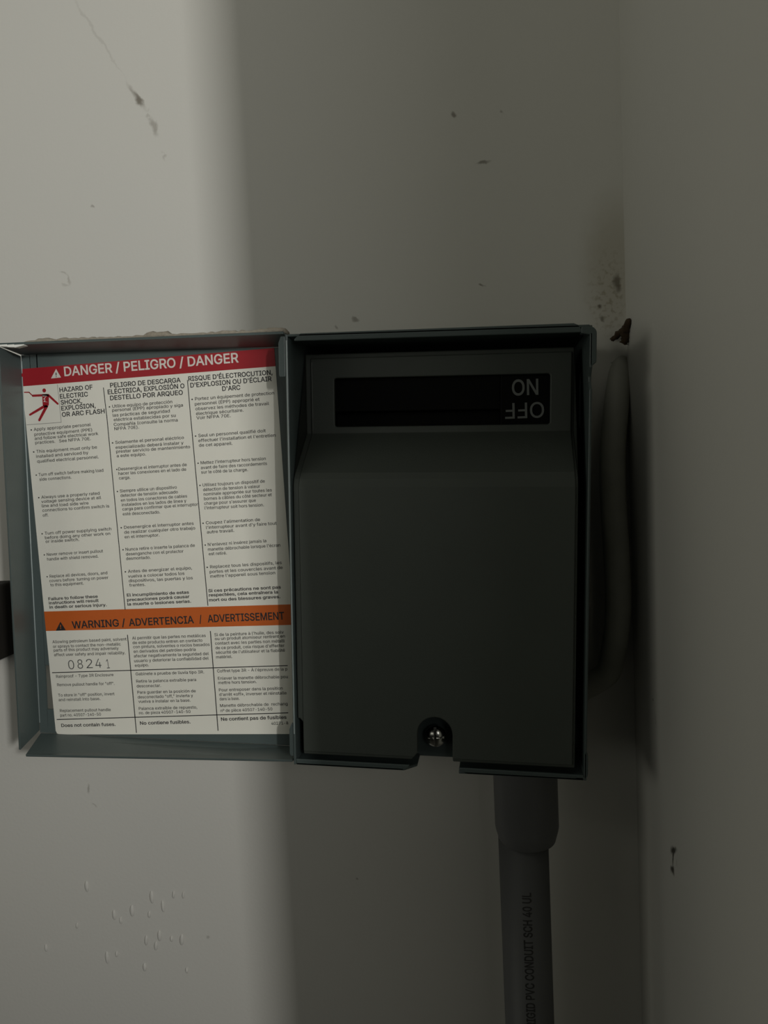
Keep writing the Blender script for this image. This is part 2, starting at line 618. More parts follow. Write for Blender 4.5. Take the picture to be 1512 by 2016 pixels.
# shallow rib pair moulded at the left of the recessed part
bm = bmesh.new()
xb0 = at(613, 780, DR).x
add_box(bm, xb0, xb0 + 0.0011, -DR - 0.0009, -DR + 0.001, zs0 + 0.0010, ztop - 0.0040)
bl('moulded_rib', bm, PLASTIC, dead_front, bevel=0.0004)

# pull-out handle in the window: flat face at the right, finger slot at the left
bm = bmesh.new()
hd = 0.0500
xs = at(985, 800, hd).x
zs = (wz0 + wz1) / 2 - 0.0045
add_box(bm, xs, wx1 + 0.0025, -hd, -0.010, wz0 - 0.002, wz1 + 0.002)
add_box(bm, wx0 - 0.0025, xs, -hd + 0.0006, -0.010, zs, wz1 + 0.002)
add_box(bm, wx0 - 0.0025, xs, -hd + 0.0110, -0.010, wz0 - 0.002, zs)
handle = bl('pullout_handle', bm, BLACK, bevel=0.0006)
tag(handle, 'black pull-out switch handle lettered ON and an upside-down OFF')


# ------------------------------------------------------------------ lettering tools
# outlines of a plain sans-serif face: character code, advance, then x and y in turn along each contour
FACE = {
    34: (321, [[78,318,70,509,136,509,128,318],[193,318,185,509,250,509,243,318]]),
    39: (206, [[78,318,70,509,136,509,128,318]]),
    40: (273, [[89,207,101,324,132,441,177,539,236,539,191,428,161,313,151,207,160,115,188,16,236,-96,177,-96,139,-21,111,55,95,131]]),
    41: (273, [[37,-96,86,18,113,116,122,207,112,313,82,428,37,539,97,539,142,441,173,323,184,207,178,130,161,53,134,-22,97,-96]]),
    44: (188, [[38,-119,68,71,137,71,84,-119]]),
    45: (453, [[337,244,337,188,114,188,114,244]]),
    46: (188, [[95,-4,78,-1,63,9,53,24,50,41,53,59,63,73,78,83,95,87,113,83,128,73,138,59,141,41,138,24,128,9,113,-1]]),
    47: (249, [[235,533,71,-76,14,-76,178,533]]),
    48: (453, [[227,-7,174,1,130,24,95,62,69,113,53,178,48,254,53,330,69,395,95,447,130,484,174,508,227,516,279,508,323,484,358,447,384,395,400,330,405,254,400,178,384,113,359,62,323,24,279,1],[227,50,261,56,290,74,313,103,330,144,340,194,344,254,340,314,330,365,313,405,290,435,261,453,227,460,192,453,163,435,140,405,123,365,113,314,109,254,113,194,123,144,140,103,163,74,192,56]]),
    49: (453, [[76,0,76,55,391,55,391,0],[276,509,276,0,212,0,212,448,86,358,86,427,198,509]]),
    50: (453, [[64,0,64,47,282,282,311,327,320,371,317,397,308,419,293,436,273,449,224,460,196,457,172,447,153,433,139,413,130,390,127,362,66,362,71,405,86,442,111,473,143,496,182,511,225,516,268,511,306,497,337,474,361,445,376,411,381,372,371,318,336,259,267,180,153,60,389,57,389,0]]),
    51: (453, [[218,-7,173,-3,133,10,98,30,70,57,52,91,44,132,109,132,115,107,126,87,144,71,165,59,219,50,275,61,297,74,315,93,325,116,329,145,326,172,316,196,299,217,275,234,242,244,157,248,157,299,288,448,288,452,70,452,70,509,372,509,372,461,211,278,211,289,264,288,308,276,344,253,371,222,387,186,393,145,387,103,370,66,344,36,309,12,266,-2]]),
    52: (453, [[40,105,40,158,247,509,311,509,109,166,413,163,413,105],[282,0,282,318,343,318,343,0]]),
    53: (453, [[221,-7,178,-2,140,11,108,32,83,60,66,93,60,130,122,130,127,108,138,89,173,60,221,50,250,53,276,64,298,82,314,104,324,131,328,162,324,193,314,221,297,244,275,262,248,273,218,277,167,268,128,246,67,253,96,509,366,509,366,452,151,452,134,301,178,325,229,334,263,330,294,321,321,306,345,285,364,260,379,231,388,199,391,163,385,117,369,76,343,41,309,15,268,-1]]),
    54: (453, [[226,-7,182,-1,142,15,109,40,84,74,69,115,64,162,68,199,80,239,137,340,252,509,322,509,151,261,145,261,165,288,196,307,235,314,278,309,316,295,346,271,370,240,384,201,389,157,384,112,368,73,343,39,310,14,271,-2],[226,48,254,52,279,63,299,79,314,101,324,128,327,157,324,187,314,213,299,235,279,251,254,262,226,265,198,262,174,252,153,235,138,214,128,188,125,158,128,128,138,102,153,79,174,63,198,52]]),
    55: (453, [[97,0,323,452,62,452,62,509,391,509,391,449,165,0]]),
    56: (453, [[226,-7,178,-2,136,11,101,33,74,62,57,96,52,135,55,166,65,195,81,220,101,241,125,256,153,265,119,282,93,308,76,342,70,380,75,417,90,450,114,477,146,498,184,511,226,516,269,511,306,498,337,477,361,450,377,417,382,380,376,342,359,308,333,282,300,267,327,256,351,241,372,220,387,195,397,166,401,135,395,96,378,62,352,33,317,11,275,-2],[226,49,258,52,285,60,307,74,323,91,333,113,337,139,333,165,322,189,305,208,283,223,256,232,226,235,196,232,169,223,147,208,130,189,119,165,115,139,119,113,129,91,145,74,167,60,195,52],[226,290,274,300,293,313,307,330,316,351,319,376,316,399,308,420,294,437,275,449,226,460,177,449,159,437,145,420,136,399,133,376,136,351,145,330,159,313,178,300]]),
    57: (453, [[226,516,271,510,310,494,343,468,368,434,384,393,389,347,385,309,373,270,315,168,200,0,130,0,301,248,307,248,287,221,257,202,218,195,175,199,137,214,106,237,83,269,68,307,64,352,69,397,85,436,110,469,143,494,182,510],[226,460,199,457,174,446,154,429,138,407,129,381,125,352,129,322,138,295,154,274,174,257,199,247,226,243,254,247,279,257,299,273,314,295,324,321,327,350,324,381,314,407,299,429,279,446,254,457]]),
    65: (480, [[16,0,201,509,276,509,463,0,395,0,264,372,232,478,245,478,191,302,85,0],[110,142,110,199,370,199,370,142]]),
    66: (456, [[60,0,60,509,241,509,289,504,329,491,359,469,381,442,394,410,398,374,395,344,387,320,356,286,315,267,315,262,339,257,363,245,385,227,402,203,414,173,418,136,413,100,400,67,377,39,344,18,301,4,247,0],[125,57,245,57,296,63,330,80,349,105,355,137,352,161,342,184,327,203,306,218,279,228,248,231,125,231],[125,285,238,285,288,296,308,309,323,326,333,348,336,372,330,403,313,429,283,446,240,452,125,452]]),
    67: (510, [[267,-7,205,1,150,25,104,63,70,115,48,179,40,254,48,329,70,393,104,445,150,484,205,508,267,516,340,504,373,490,402,471,427,447,448,418,463,385,473,348,408,348,389,395,357,428,315,449,267,456,223,450,184,432,150,403,125,364,109,314,103,254,109,194,125,145,151,105,184,76,223,59,267,53,315,60,357,81,389,114,408,160,473,160,463,124,448,91,428,62,402,38,373,19,341,5,305,-4]]),
    68: (502, [[219,0,96,0,96,57,215,57,272,63,318,81,354,110,379,149,394,198,399,255,394,312,379,361,354,399,320,428,275,446,221,452,93,452,93,509,225,509,294,501,353,478,399,441,433,391,455,329,462,255,455,181,433,119,398,68,351,31,291,8],[125,509,125,0,60,0,60,509]]),
    69: (419, [[60,0,60,509,372,509,372,452,125,452,125,286,355,286,355,229,125,229,125,57,375,57,375,0]]),
    70: (410, [[60,0,60,509,369,509,369,452,125,452,125,278,346,278,346,221,125,221,125,0]]),
    71: (520, [[269,-7,205,1,149,25,104,64,69,116,47,179,40,254,47,329,69,393,103,445,149,484,203,508,265,516,304,513,340,504,374,489,403,469,429,445,449,416,465,384,474,349,408,349,387,393,356,427,315,448,265,456,222,450,183,432,150,404,125,364,109,314,103,254,109,194,125,145,151,105,184,76,224,59,269,53,309,57,345,71,374,93,396,123,410,160,415,202,434,199,283,199,283,256,478,256,478,200,471,141,451,91,419,50,377,19,326,0]]),
    72: (517, [[60,0,60,509,125,509,125,289,392,289,392,509,457,509,457,0,392,0,392,232,125,232,125,0]]),
    73: (300, [[31,0,31,57,118,57,118,452,31,452,31,509,269,509,269,452,183,452,183,57,269,57,269,0]]),
    74: (396, [[185,-7,124,3,75,33,44,81,33,145,33,173,98,173,98,145,104,104,122,74,149,56,185,50,220,56,248,74,266,104,272,145,272,509,336,509,336,145,326,81,294,33,246,3]]),
    75: (467, [[104,145,104,216,174,303,364,509,448,509,231,276],[60,0,60,509,125,509,125,0],[372,0,188,259,228,309,449,0]]),
    76: (393, [[60,0,60,509,125,509,125,57,361,57,361,0]]),
    77: (628, [[60,0,60,509,152,509,299,123,322,49,307,49,352,187,476,509,568,509,568,0,504,0,507,457,513,457,456,291,342,0,286,0,112,457,119,457,122,0]]),
    78: (523, [[60,0,60,509,136,509,388,107,414,55,405,54,399,195,399,509,463,509,463,0,387,0,148,381,108,452,119,454,125,291,125,0]]),
    79: (533, [[267,-7,205,1,150,25,105,63,70,115,48,179,40,254,48,329,70,393,105,445,150,484,205,508,267,516,329,508,384,484,429,445,464,393,486,329,493,254,486,179,464,115,429,63,384,25,329,1],[267,53,310,59,349,76,383,105,408,144,425,194,430,254,425,314,408,365,383,404,349,433,310,450,267,456,223,450,184,433,151,404,125,364,109,314,103,254,109,194,125,144,151,105,184,76,223,59]]),
    80: (445, [[60,0,60,509,235,509,289,503,332,487,366,462,390,430,404,391,409,348,404,304,390,265,366,233,332,207,289,191,235,186,109,186,109,242,233,242,269,246,297,256,318,272,333,294,342,319,342,376,333,402,318,423,297,439,268,449,232,452,125,452,125,0]]),
    81: (533, [[245,159,313,159,468,-48,401,-48],[267,-7,205,1,150,25,105,63,70,115,48,179,40,254,48,329,70,393,105,445,150,484,205,508,267,516,329,508,384,484,429,445,464,393,486,329,493,254,486,179,464,115,429,63,384,25,329,1],[267,53,310,59,349,76,383,105,408,144,425,194,430,254,425,314,408,365,383,404,349,433,310,450,267,456,223,450,184,433,151,404,125,364,109,314,103,254,109,194,125,144,151,105,184,76,223,59]]),
    82: (449, [[60,0,60,509,236,509,290,504,333,489,367,465,390,433,405,395,409,352,405,309,390,271,367,240,333,217,289,203,236,198,96,198,96,255,234,255,269,258,298,267,319,281,334,300,342,324,345,352,342,380,334,405,319,425,298,440,269,449,233,452,125,452,125,0],[353,0,230,229,303,229,428,0]]),
    83: (447, [[224,-9,172,-4,128,9,91,31,64,60,46,96,38,137,104,137,110,110,123,88,142,71,166,59,224,49,257,52,286,60,311,74,329,92,341,114,346,139,342,161,332,179,296,205,184,239,128,260,86,289,60,326,52,372,58,413,75,448,102,476,138,498,180,511,227,516,275,511,316,498,351,476,377,449,394,415,401,378,337,378,326,412,302,437,267,453,225,459,194,456,167,448,145,435,129,418,118,398,115,376,119,352,131,334,169,308,312,264,359,238,395,198,405,171,408,139,403,99,386,64,360,34,323,11,278,-4]]),
    84: (449, [[32,452,32,509,417,509,417,452,257,452,257,0,193,0,193,452]]),
    85: (517, [[259,-8,203,-2,154,15,114,43,85,80,66,124,60,173,60,509,124,509,124,178,128,144,141,113,160,87,187,68,220,56,259,52,298,56,331,68,357,87,377,113,389,144,393,178,393,509,457,509,457,173,451,124,433,80,403,43,363,15,315,-2]]),
    86: (480, [[204,0,16,509,84,509,215,137,248,31,235,31,290,206,395,509,463,509,278,0]]),
    87: (686, [[155,0,16,509,82,509,187,94,197,40,189,40,224,196,306,509,380,509,486,94,497,40,488,40,523,196,603,509,670,509,530,0,455,0,351,391,336,475,350,475,318,323,230,0]]),
    88: (474, [[18,0,217,284,217,236,29,509,104,509,223,329,243,292,232,292,298,400,374,509,446,509,259,239,259,287,456,0,382,0,250,195,230,231,244,231,182,129,91,0]]),
    89: (472, [[203,0,203,208,16,509,91,509,222,292,250,230,224,230,251,293,381,509,455,509,268,208,268,0]]),
    90: (438, [[42,0,42,46,306,431,341,476,348,454,40,452,40,509,397,509,397,462,134,81,97,33,90,54,399,57,399,0]]),
    95: (319, [[319,0,319,-56,0,-56,0,0]]),
    97: (389, [[160,-9,126,-5,94,5,68,22,48,45,35,73,30,108,34,138,43,161,58,179,78,193,125,211,234,227,265,235,273,243,276,255,267,297,240,322,196,331,149,322,118,301,100,274,41,291,57,322,79,346,104,364,133,375,194,384,239,379,286,360,306,343,322,320,333,290,337,251,337,0,277,0,277,52,272,52,252,25,215,1],[170,45,202,49,228,59,248,74,263,93,272,115,276,138,276,190,259,182,134,159,103,139,95,124,92,105,102,72,130,52]]),
    98: (424, [[229,-8,198,-5,172,4,138,31,118,59,112,59,112,0,53,0,53,509,114,509,114,319,118,319,137,346,171,373,197,381,229,384,274,378,313,361,345,332,370,293,385,245,390,189,385,133,370,84,346,45,313,16,274,-2],[220,47,253,51,279,66,301,88,316,117,325,151,328,189,325,227,316,261,301,290,280,311,253,325,220,330,188,325,161,312,140,291,125,263,116,229,113,189,116,150,125,115,140,86,162,65,188,51]]),
    99: (396, [[207,-8,159,-2,117,16,82,46,56,85,40,133,34,187,40,243,56,291,82,330,117,360,159,378,207,384,260,377,305,356,340,322,362,277,303,262,290,289,270,311,242,325,207,330,173,325,145,310,124,287,108,258,99,224,96,187,99,151,108,117,124,89,145,66,173,51,207,46,243,52,271,66,292,89,304,117,363,102,341,56,306,21,261,-1]]),
    100: (424, [[195,-8,151,-2,111,16,79,45,55,84,39,133,34,189,39,245,55,293,79,332,112,361,151,378,196,384,228,381,253,373,287,346,306,319,311,319,311,509,372,509,372,0,313,0,313,59,307,59,287,31,252,4,227,-5],[205,47,236,51,263,65,284,86,299,115,309,150,312,189,309,229,300,263,284,291,263,312,237,325,205,330,172,325,145,311,124,290,108,261,99,227,96,189,99,151,109,117,124,88,145,66,172,51]]),
    101: (404, [[212,-8,161,-2,117,16,82,46,56,85,40,132,34,187,39,242,55,290,81,329,115,359,157,378,205,384,266,374,294,361,319,341,341,315,357,282,368,242,371,169,75,169,75,221,338,221,310,202,307,237,298,269,283,294,263,314,237,326,205,330,173,326,146,313,125,294,109,270,99,241,96,178,100,139,110,106,128,80,151,61,179,50,212,46,254,53,285,73,306,105,365,91,353,63,335,39,311,19,283,4,249,-5]]),
    102: (254, [[228,379,228,327,6,327,6,379],[81,0,81,432,84,461,96,486,113,505,135,519,187,530,222,527,243,521,227,468,195,474,171,470,154,460,145,443,142,419,142,0]]),
    103: (425, [[207,-151,168,-148,134,-140,82,-110,51,-69,101,-41,122,-66,154,-88,207,-97,249,-92,282,-75,304,-47,311,-6,311,68,306,68,287,41,252,16,227,8,195,5,152,10,113,27,80,53,55,90,39,136,34,191,39,246,55,293,80,332,112,361,152,378,196,384,228,382,253,373,288,346,308,319,313,319,313,379,372,379,372,-9,367,-54,350,-90,324,-117,291,-136,251,-147],[205,59,237,63,264,75,285,95,300,121,309,154,312,193,309,231,300,264,285,291,264,312,237,325,205,330,172,325,145,312,124,290,109,262,99,229,96,193,99,155,109,123,124,96,145,76,172,63]]),
    104: (410, [[114,227,114,0,53,0,53,509,114,509,114,287,102,287,124,332,152,362,187,379,227,384,264,380,295,369,321,349,341,321,353,285,357,240,357,0,296,0,296,235,290,275,273,304,246,323,210,329,184,326,161,317,141,303,126,283,117,257]]),
    105: (167, [[53,0,53,379,114,379,114,0],[84,443,67,446,54,455,44,468,41,483,44,499,54,512,67,521,84,524,100,521,114,512,123,499,126,483,123,468,114,455,100,446]]),
    106: (167, [[53,379,114,379,114,-30,111,-63,102,-90,86,-113,65,-129,37,-139,-10,-143,-10,-87,25,-83,40,-72,50,-54,53,-29],[83,443,67,446,53,455,44,468,41,483,44,499,53,512,67,521,83,524,100,521,114,512,123,499,126,483,123,468,114,455,100,446]]),
    107: (381, [[110,137,110,212,121,212,284,379,360,379,184,199,177,199],[53,0,53,509,114,509,114,0],[294,0,148,186,191,229,372,0]]),
    108: (189, [[139,-2,101,3,74,20,58,47,53,84,53,509,114,509,114,99,120,62,130,54,170,54,181,3]]),
    109: (610, [[53,0,53,379,112,379,112,295,108,295,118,323,132,346,172,376,219,386,257,380,287,361,309,331,321,295,312,295,322,321,337,343,381,375,437,386,468,383,497,372,522,354,541,328,553,296,557,255,557,0,496,0,496,254,490,289,473,313,447,326,419,330,395,328,374,320,345,290,335,247,335,0,274,0,274,260,269,288,253,311,229,326,199,330,158,320,140,307,126,289,117,266,114,238,114,0]]),
    110: (410, [[114,227,114,0,53,0,53,379,112,379,112,287,102,287,124,332,152,362,187,379,227,384,264,380,295,369,321,349,341,321,353,285,357,240,357,0,296,0,296,235,290,275,273,304,246,323,210,329,184,326,161,317,141,303,126,283,117,257]]),
    111: (415, [[207,-8,159,-2,117,16,82,46,56,85,40,133,34,187,40,243,56,291,82,330,117,360,159,378,207,384,256,378,299,360,333,330,359,291,376,243,381,187,376,133,359,85,333,46,299,16,256,-2],[207,46,242,51,270,66,292,89,307,117,316,151,319,187,316,224,307,258,292,287,270,310,242,325,207,330,173,325,145,310,124,287,108,258,99,224,96,187,99,151,108,117,124,89,145,66,173,51]]),
    112: (424, [[53,-143,53,379,112,379,112,319,118,319,137,346,171,373,197,381,229,384,274,378,313,361,345,332,370,293,385,245,390,189,385,133,370,84,346,45,313,16,274,-2,229,-8,198,-5,173,4,138,31,118,59,114,59,114,-143],[220,47,253,51,279,66,301,88,316,117,325,151,328,189,325,227,316,261,301,290,280,311,253,325,220,330,188,325,161,312,140,291,125,263,116,229,113,189,116,150,125,115,140,86,162,65,188,51]]),
    113: (424, [[372,-143,311,-143,311,59,306,59,287,31,252,4,227,-5,195,-8,151,-2,111,16,79,45,55,84,39,133,34,189,39,245,55,293,79,332,112,361,151,378,196,384,228,381,253,373,287,346,307,319,313,319,313,379,372,379],[205,47,236,51,263,65,284,86,299,115,309,150,312,189,309,229,300,263,284,291,263,312,237,325,205,330,172,325,145,311,124,290,108,261,99,227,96,189,99,151,109,117,124,88,145,66,172,51]]),
    114: (259, [[53,0,53,379,112,379,112,321,130,347,152,367,181,380,213,385,243,384,243,322,207,326,182,323,159,315,140,301,126,284,117,262,114,237,114,0]]),
    115: (365, [[182,-8,145,-5,112,3,84,18,62,38,45,63,36,94,94,107,105,79,124,60,150,49,181,45,217,50,244,62,262,81,268,103,265,121,254,136,237,147,149,170,104,186,72,208,53,237,47,274,51,305,65,332,87,354,115,370,149,381,187,384,223,381,254,372,279,358,299,339,324,290,268,277,258,298,243,316,219,328,187,333,156,329,131,317,114,299,109,277,112,258,124,243,172,223,275,194,306,171,325,142,331,107,326,75,312,47,290,24,260,6,223,-5]]),
    116: (227, [[204,379,204,327,6,327,6,379],[65,471,126,471,128,76,136,61,150,53,185,51,202,54,213,2,168,-4,125,2,92,21,72,52,65,93]]),
    117: (410, [[182,-5,146,-1,115,11,89,31,69,59,57,95,53,139,53,379,114,379,114,144,119,105,137,75,164,56,200,50,226,53,249,62,268,77,283,97,293,122,296,153,296,379,357,379,357,0,298,0,298,92,307,92,286,47,257,17,222,0]]),
    118: (389, [[163,0,17,379,84,379,187,87,206,21,184,21,224,155,305,379,371,379,226,0]]),
    119: (567, [[138,0,23,379,87,379,154,137,175,41,165,41,206,214,252,379,316,379,382,136,402,41,391,41,434,214,480,379,545,379,429,0,368,0,277,338,291,338,199,0]]),
    120: (379, [[21,0,171,218,171,171,29,379,100,379,207,206,175,206,233,306,282,379,352,379,209,169,209,214,358,0,287,0,173,182,205,182,148,85,91,0]]),
    121: (389, [[47,-139,61,-86,104,-89,130,-74,151,-36,163,-1,17,379,84,379,187,87,206,21,184,21,224,155,305,379,371,379,204,-58,177,-107,139,-136,91,-145]]),
    122: (380, [[42,0,42,46,254,320,48,323,48,379,333,379,333,331,126,60,126,56,339,56,339,0]]),
    171: (403, [[168,49,33,209,168,369,238,369,105,209,238,49],[307,49,171,209,307,369,377,369,243,209,377,49]]),
    186: (335, [[167,221,127,225,93,239,64,262,43,291,30,327,26,368,30,410,43,447,64,476,93,498,127,512,167,517,207,512,242,498,270,476,291,447,304,410,309,368,304,327,291,291,270,261,242,239,207,225],[167,269,193,273,214,283,230,299,241,319,250,368,241,419,230,439,214,455,193,465,167,468,142,465,121,455,105,439,94,419,85,368,94,319,105,299,121,283,142,273]]),
    187: (403, [[26,49,159,209,26,369,96,369,231,209,96,49],[165,49,298,209,165,369,234,369,370,209,234,49]]),
    192: (480, [[16,0,201,509,276,509,463,0,395,0,264,372,232,478,245,478,191,302,85,0],[110,142,110,199,370,199,370,142],[216,558,150,659,218,659,266,558]]),
    201: (419, [[60,0,60,509,372,509,372,452,125,452,125,286,355,286,355,229,125,229,125,57,375,57,375,0],[191,558,239,659,307,659,241,558]]),
    211: (533, [[267,-7,205,1,150,25,105,63,70,115,48,179,40,254,48,329,70,393,105,445,150,484,205,508,267,516,329,508,384,484,429,445,464,393,486,329,493,254,486,179,464,115,429,63,384,25,329,1],[267,53,310,59,349,76,383,105,408,144,425,194,430,254,425,314,408,365,383,404,349,433,310,450,267,456,223,450,184,433,151,404,125,364,109,314,103,254,109,194,125,144,151,105,184,76,223,59],[240,558,288,659,356,659,290,558]]),
    224: (389, [[160,-9,126,-5,94,5,68,22,48,45,35,73,30,108,34,138,43,161,58,179,78,193,125,211,234,227,265,235,273,243,276,255,267,297,240,322,196,331,149,322,118,301,100,274,41,291,57,322,79,346,104,364,133,375,194,384,239,379,286,360,306,343,322,320,333,290,337,251,337,0,277,0,277,52,272,52,252,25,215,1],[170,45,202,49,228,59,248,74,263,93,272,115,276,138,276,190,259,182,134,159,103,139,95,124,92,105,102,72,130,52],[165,429,99,529,168,529,215,429]]),
    225: (389, [[160,-9,126,-5,94,5,68,22,48,45,35,73,30,108,34,138,43,161,58,179,78,193,125,211,234,227,265,235,273,243,276,255,267,297,240,322,196,331,149,322,118,301,100,274,41,291,57,322,79,346,104,364,133,375,194,384,239,379,286,360,306,343,322,320,333,290,337,251,337,0,277,0,277,52,272,52,252,25,215,1],[170,45,202,49,228,59,248,74,263,93,272,115,276,138,276,190,259,182,134,159,103,139,95,124,92,105,102,72,130,52],[162,429,210,529,278,529,212,429]]),
    226: (389, [[160,-9,126,-5,94,5,68,22,48,45,35,73,30,108,34,138,43,161,58,179,78,193,125,211,234,227,265,235,273,243,276,255,267,297,240,322,196,331,149,322,118,301,100,274,41,291,57,322,79,346,104,364,133,375,194,384,239,379,286,360,306,343,322,320,333,290,337,251,337,0,277,0,277,52,272,52,252,25,215,1],[170,45,202,49,228,59,248,74,263,93,272,115,276,138,276,190,259,182,134,159,103,139,95,124,92,105,102,72,130,52],[140,435,80,435,160,529,218,529,299,438,238,435,189,495]]),
    231: (396, [[207,-8,159,-2,117,16,82,46,56,85,40,133,34,187,40,243,56,291,82,330,117,360,159,378,207,384,260,377,305,356,340,322,362,277,303,262,290,289,270,311,242,325,207,330,173,325,145,310,124,287,108,258,99,224,96,187,99,151,108,117,124,89,145,66,173,51,207,46,243,52,271,66,292,89,304,117,363,102,341,56,306,21,261,-1],[169,-143,169,-107,210,-107,236,-102,243,-84,236,-67,210,-62,182,-62,192,16,224,16,224,-29,253,-34,273,-44,285,-61,289,-85,284,-111,270,-129,245,-139]]),
    232: (404, [[212,-8,161,-2,117,16,82,46,56,85,40,132,34,187,39,242,55,290,81,329,115,359,157,378,205,384,266,374,294,361,319,341,341,315,357,282,368,242,371,169,75,169,75,221,338,221,310,202,307,237,298,269,283,294,263,314,237,326,205,330,173,326,146,313,125,294,109,270,99,241,96,178,100,139,110,106,128,80,151,61,179,50,212,46,254,53,285,73,306,105,365,91,353,63,335,39,311,19,283,4,249,-5],[180,429,114,529,182,529,230,429]]),
    233: (404, [[212,-8,161,-2,117,16,82,46,56,85,40,132,34,187,39,242,55,290,81,329,115,359,157,378,205,384,266,374,294,361,319,341,341,315,357,282,368,242,371,169,75,169,75,221,338,221,310,202,307,237,298,269,283,294,263,314,237,326,205,330,173,326,146,313,125,294,109,270,99,241,96,178,100,139,110,106,128,80,151,61,179,50,212,46,254,53,285,73,306,105,365,91,353,63,335,39,311,19,283,4,249,-5],[177,429,225,529,293,529,227,429]]),
    234: (404, [[212,-8,161,-2,117,16,82,46,56,85,40,132,34,187,39,242,55,290,81,329,115,359,157,378,205,384,266,374,294,361,319,341,341,315,357,282,368,242,371,169,75,169,75,221,338,221,310,202,307,237,298,269,283,294,263,314,237,326,205,330,173,326,146,313,125,294,109,270,99,241,96,178,100,139,110,106,128,80,151,61,179,50,212,46,254,53,285,73,306,105,365,91,353,63,335,39,311,19,283,4,249,-5],[155,435,95,435,175,529,233,529,313,438,252,435,204,495]]),
    237: (167, [[53,0,53,379,114,379,114,0],[57,429,104,529,173,529,107,429]]),
    238: (167, [[53,0,53,379,114,379,114,0],[34,435,-26,435,54,529,112,529,193,438,132,435,83,495]]),
    241: (410, [[114,227,114,0,53,0,53,379,112,379,112,287,102,287,124,332,152,362,187,379,227,384,264,380,295,369,321,349,341,321,353,285,357,240,357,0,296,0,296,235,290,275,273,304,246,323,210,329,184,326,161,317,141,303,126,283,117,257],[250,446,225,450,167,475,153,466,149,448,106,448,110,476,120,498,137,513,161,518,185,514,226,494,243,490,256,496,262,517,304,517,300,488,289,466,272,451]]),
    243: (415, [[207,-8,159,-2,117,16,82,46,56,85,40,133,34,187,40,243,56,291,82,330,117,360,159,378,207,384,256,378,299,360,333,330,359,291,376,243,381,187,376,133,359,85,333,46,299,16,256,-2],[207,46,242,51,270,66,292,89,307,117,316,151,319,187,316,224,307,258,292,287,270,310,242,325,207,330,173,325,145,310,124,287,108,258,99,224,96,187,99,151,108,117,124,89,145,66,173,51],[181,429,228,529,297,529,231,429]]),
    244: (415, [[207,-8,159,-2,117,16,82,46,56,85,40,133,34,187,40,243,56,291,82,330,117,360,159,378,207,384,256,378,299,360,333,330,359,291,376,243,381,187,376,133,359,85,333,46,299,16,256,-2],[207,46,242,51,270,66,292,89,307,117,316,151,319,187,316,224,307,258,292,287,270,310,242,325,207,330,173,325,145,310,124,287,108,258,99,224,96,187,99,151,108,117,124,89,145,66,173,51],[158,435,98,435,178,529,236,529,317,438,256,435,207,495]]),
    250: (410, [[182,-5,146,-1,115,11,89,31,69,59,57,95,53,139,53,379,114,379,114,144,119,105,137,75,164,56,200,50,226,53,249,62,268,77,283,97,293,122,296,153,296,379,357,379,357,0,298,0,298,92,307,92,286,47,257,17,222,0],[178,429,226,529,294,529,228,429]]),
    251: (410, [[182,-5,146,-1,115,11,89,31,69,59,57,95,53,139,53,379,114,379,114,144,119,105,137,75,164,56,200,50,226,53,249,62,268,77,283,97,293,122,296,153,296,379,357,379,357,0,298,0,298,92,307,92,286,47,257,17,222,0],[156,435,96,435,176,529,234,529,314,438,253,435,205,495]]),
    8226: (389, [[194,93,166,96,139,107,117,124,100,147,89,173,85,202,89,231,100,257,117,279,139,296,166,307,194,311,223,307,249,296,272,279,289,257,300,231,304,202,300,173,289,147,272,124,249,107,223,96]]),
}
CAP = 0.509     # cap height of that face at size 1


GLYPH_CACHE = {}


def grown(con, k):
    """a closed contour pushed out by k along its mitred corner normals."""
    n = len(con)
    out = []
    for q in range(n):
        a, p, b = con[q - 1], con[q], con[(q + 1) % n]
        u, v = (p - a).normalized(), (b - p).normalized()
        nu, nv = Vector((-u.y, u.x)), Vector((-v.y, v.x))
        m = nu + nv
        out.append(p + (m / max(0.45, m.length_squared / 2)) * k if m.length > 1e-4 else p)
    return out


def glyph(ch, bold):
    """triangles of one letter; overlapping strokes are merged by their winding number."""
    key = (ch, bold)
    if key in GLYPH_CACHE:
        return GLYPH_CACHE[key]
    adv, cons = FACE[ord(ch)]
    polys = []
    for con in cons:
        p = [Vector((x / 1000.0, y / 1000.0)) for x, y in zip(con[0::2], con[1::2])]
        polys.append(grown(p, bold) if bold else p)
    vs, es = [], []
    for p in polys:
        b = len(vs)
        vs += p
        es += [(b + q, b + (q + 1) % len(p)) for q in range(len(p))]
    ov, oe, of, _a, _b, _c = delaunay_2d_cdt(vs, es, [], 0, 1e-6)

    def winding(x, y):
        w = 0
        for p in polys:
            for q in range(len(p)):
                a, b = p[q - 1], p[q]
                if (a.y <= y) != (b.y <= y):
                    if a.x + (y - a.y) / (b.y - a.y) * (b.x - a.x) > x:
                        w += 1 if b.y > a.y else -1
        return w

    tris = []
    for f in of:
        c = sum((ov[k] for k in f), Vector((0, 0))) / len(f)
        if winding(c.x, c.y) < 0:
            tris.append(tuple(f))
    GLYPH_CACHE[key] = (adv / 1000.0, [(v.x, v.y) for v in ov], tris)
    return GLYPH_CACHE[key]


def text_bm(s, bold=0.0, gap=0.0):
    """a string as flat lettering with its baseline on y = 0."""
    b = bmesh.new()
    x = 0.0
    for ch in s:
        if ch == ' ':
            x += 0.188 + gap
            continue
        adv, gv, gt = glyph(ch, bold)
        used = sorted({k for t in gt for k in t})
        at_ = {k: b.verts.new((x + gv[k][0], gv[k][1], 0)) for k in used}
        for t in gt:
            b.faces.new([at_[k] for k in t])
        x += adv + gap
    b.verts.index_update()
    return b


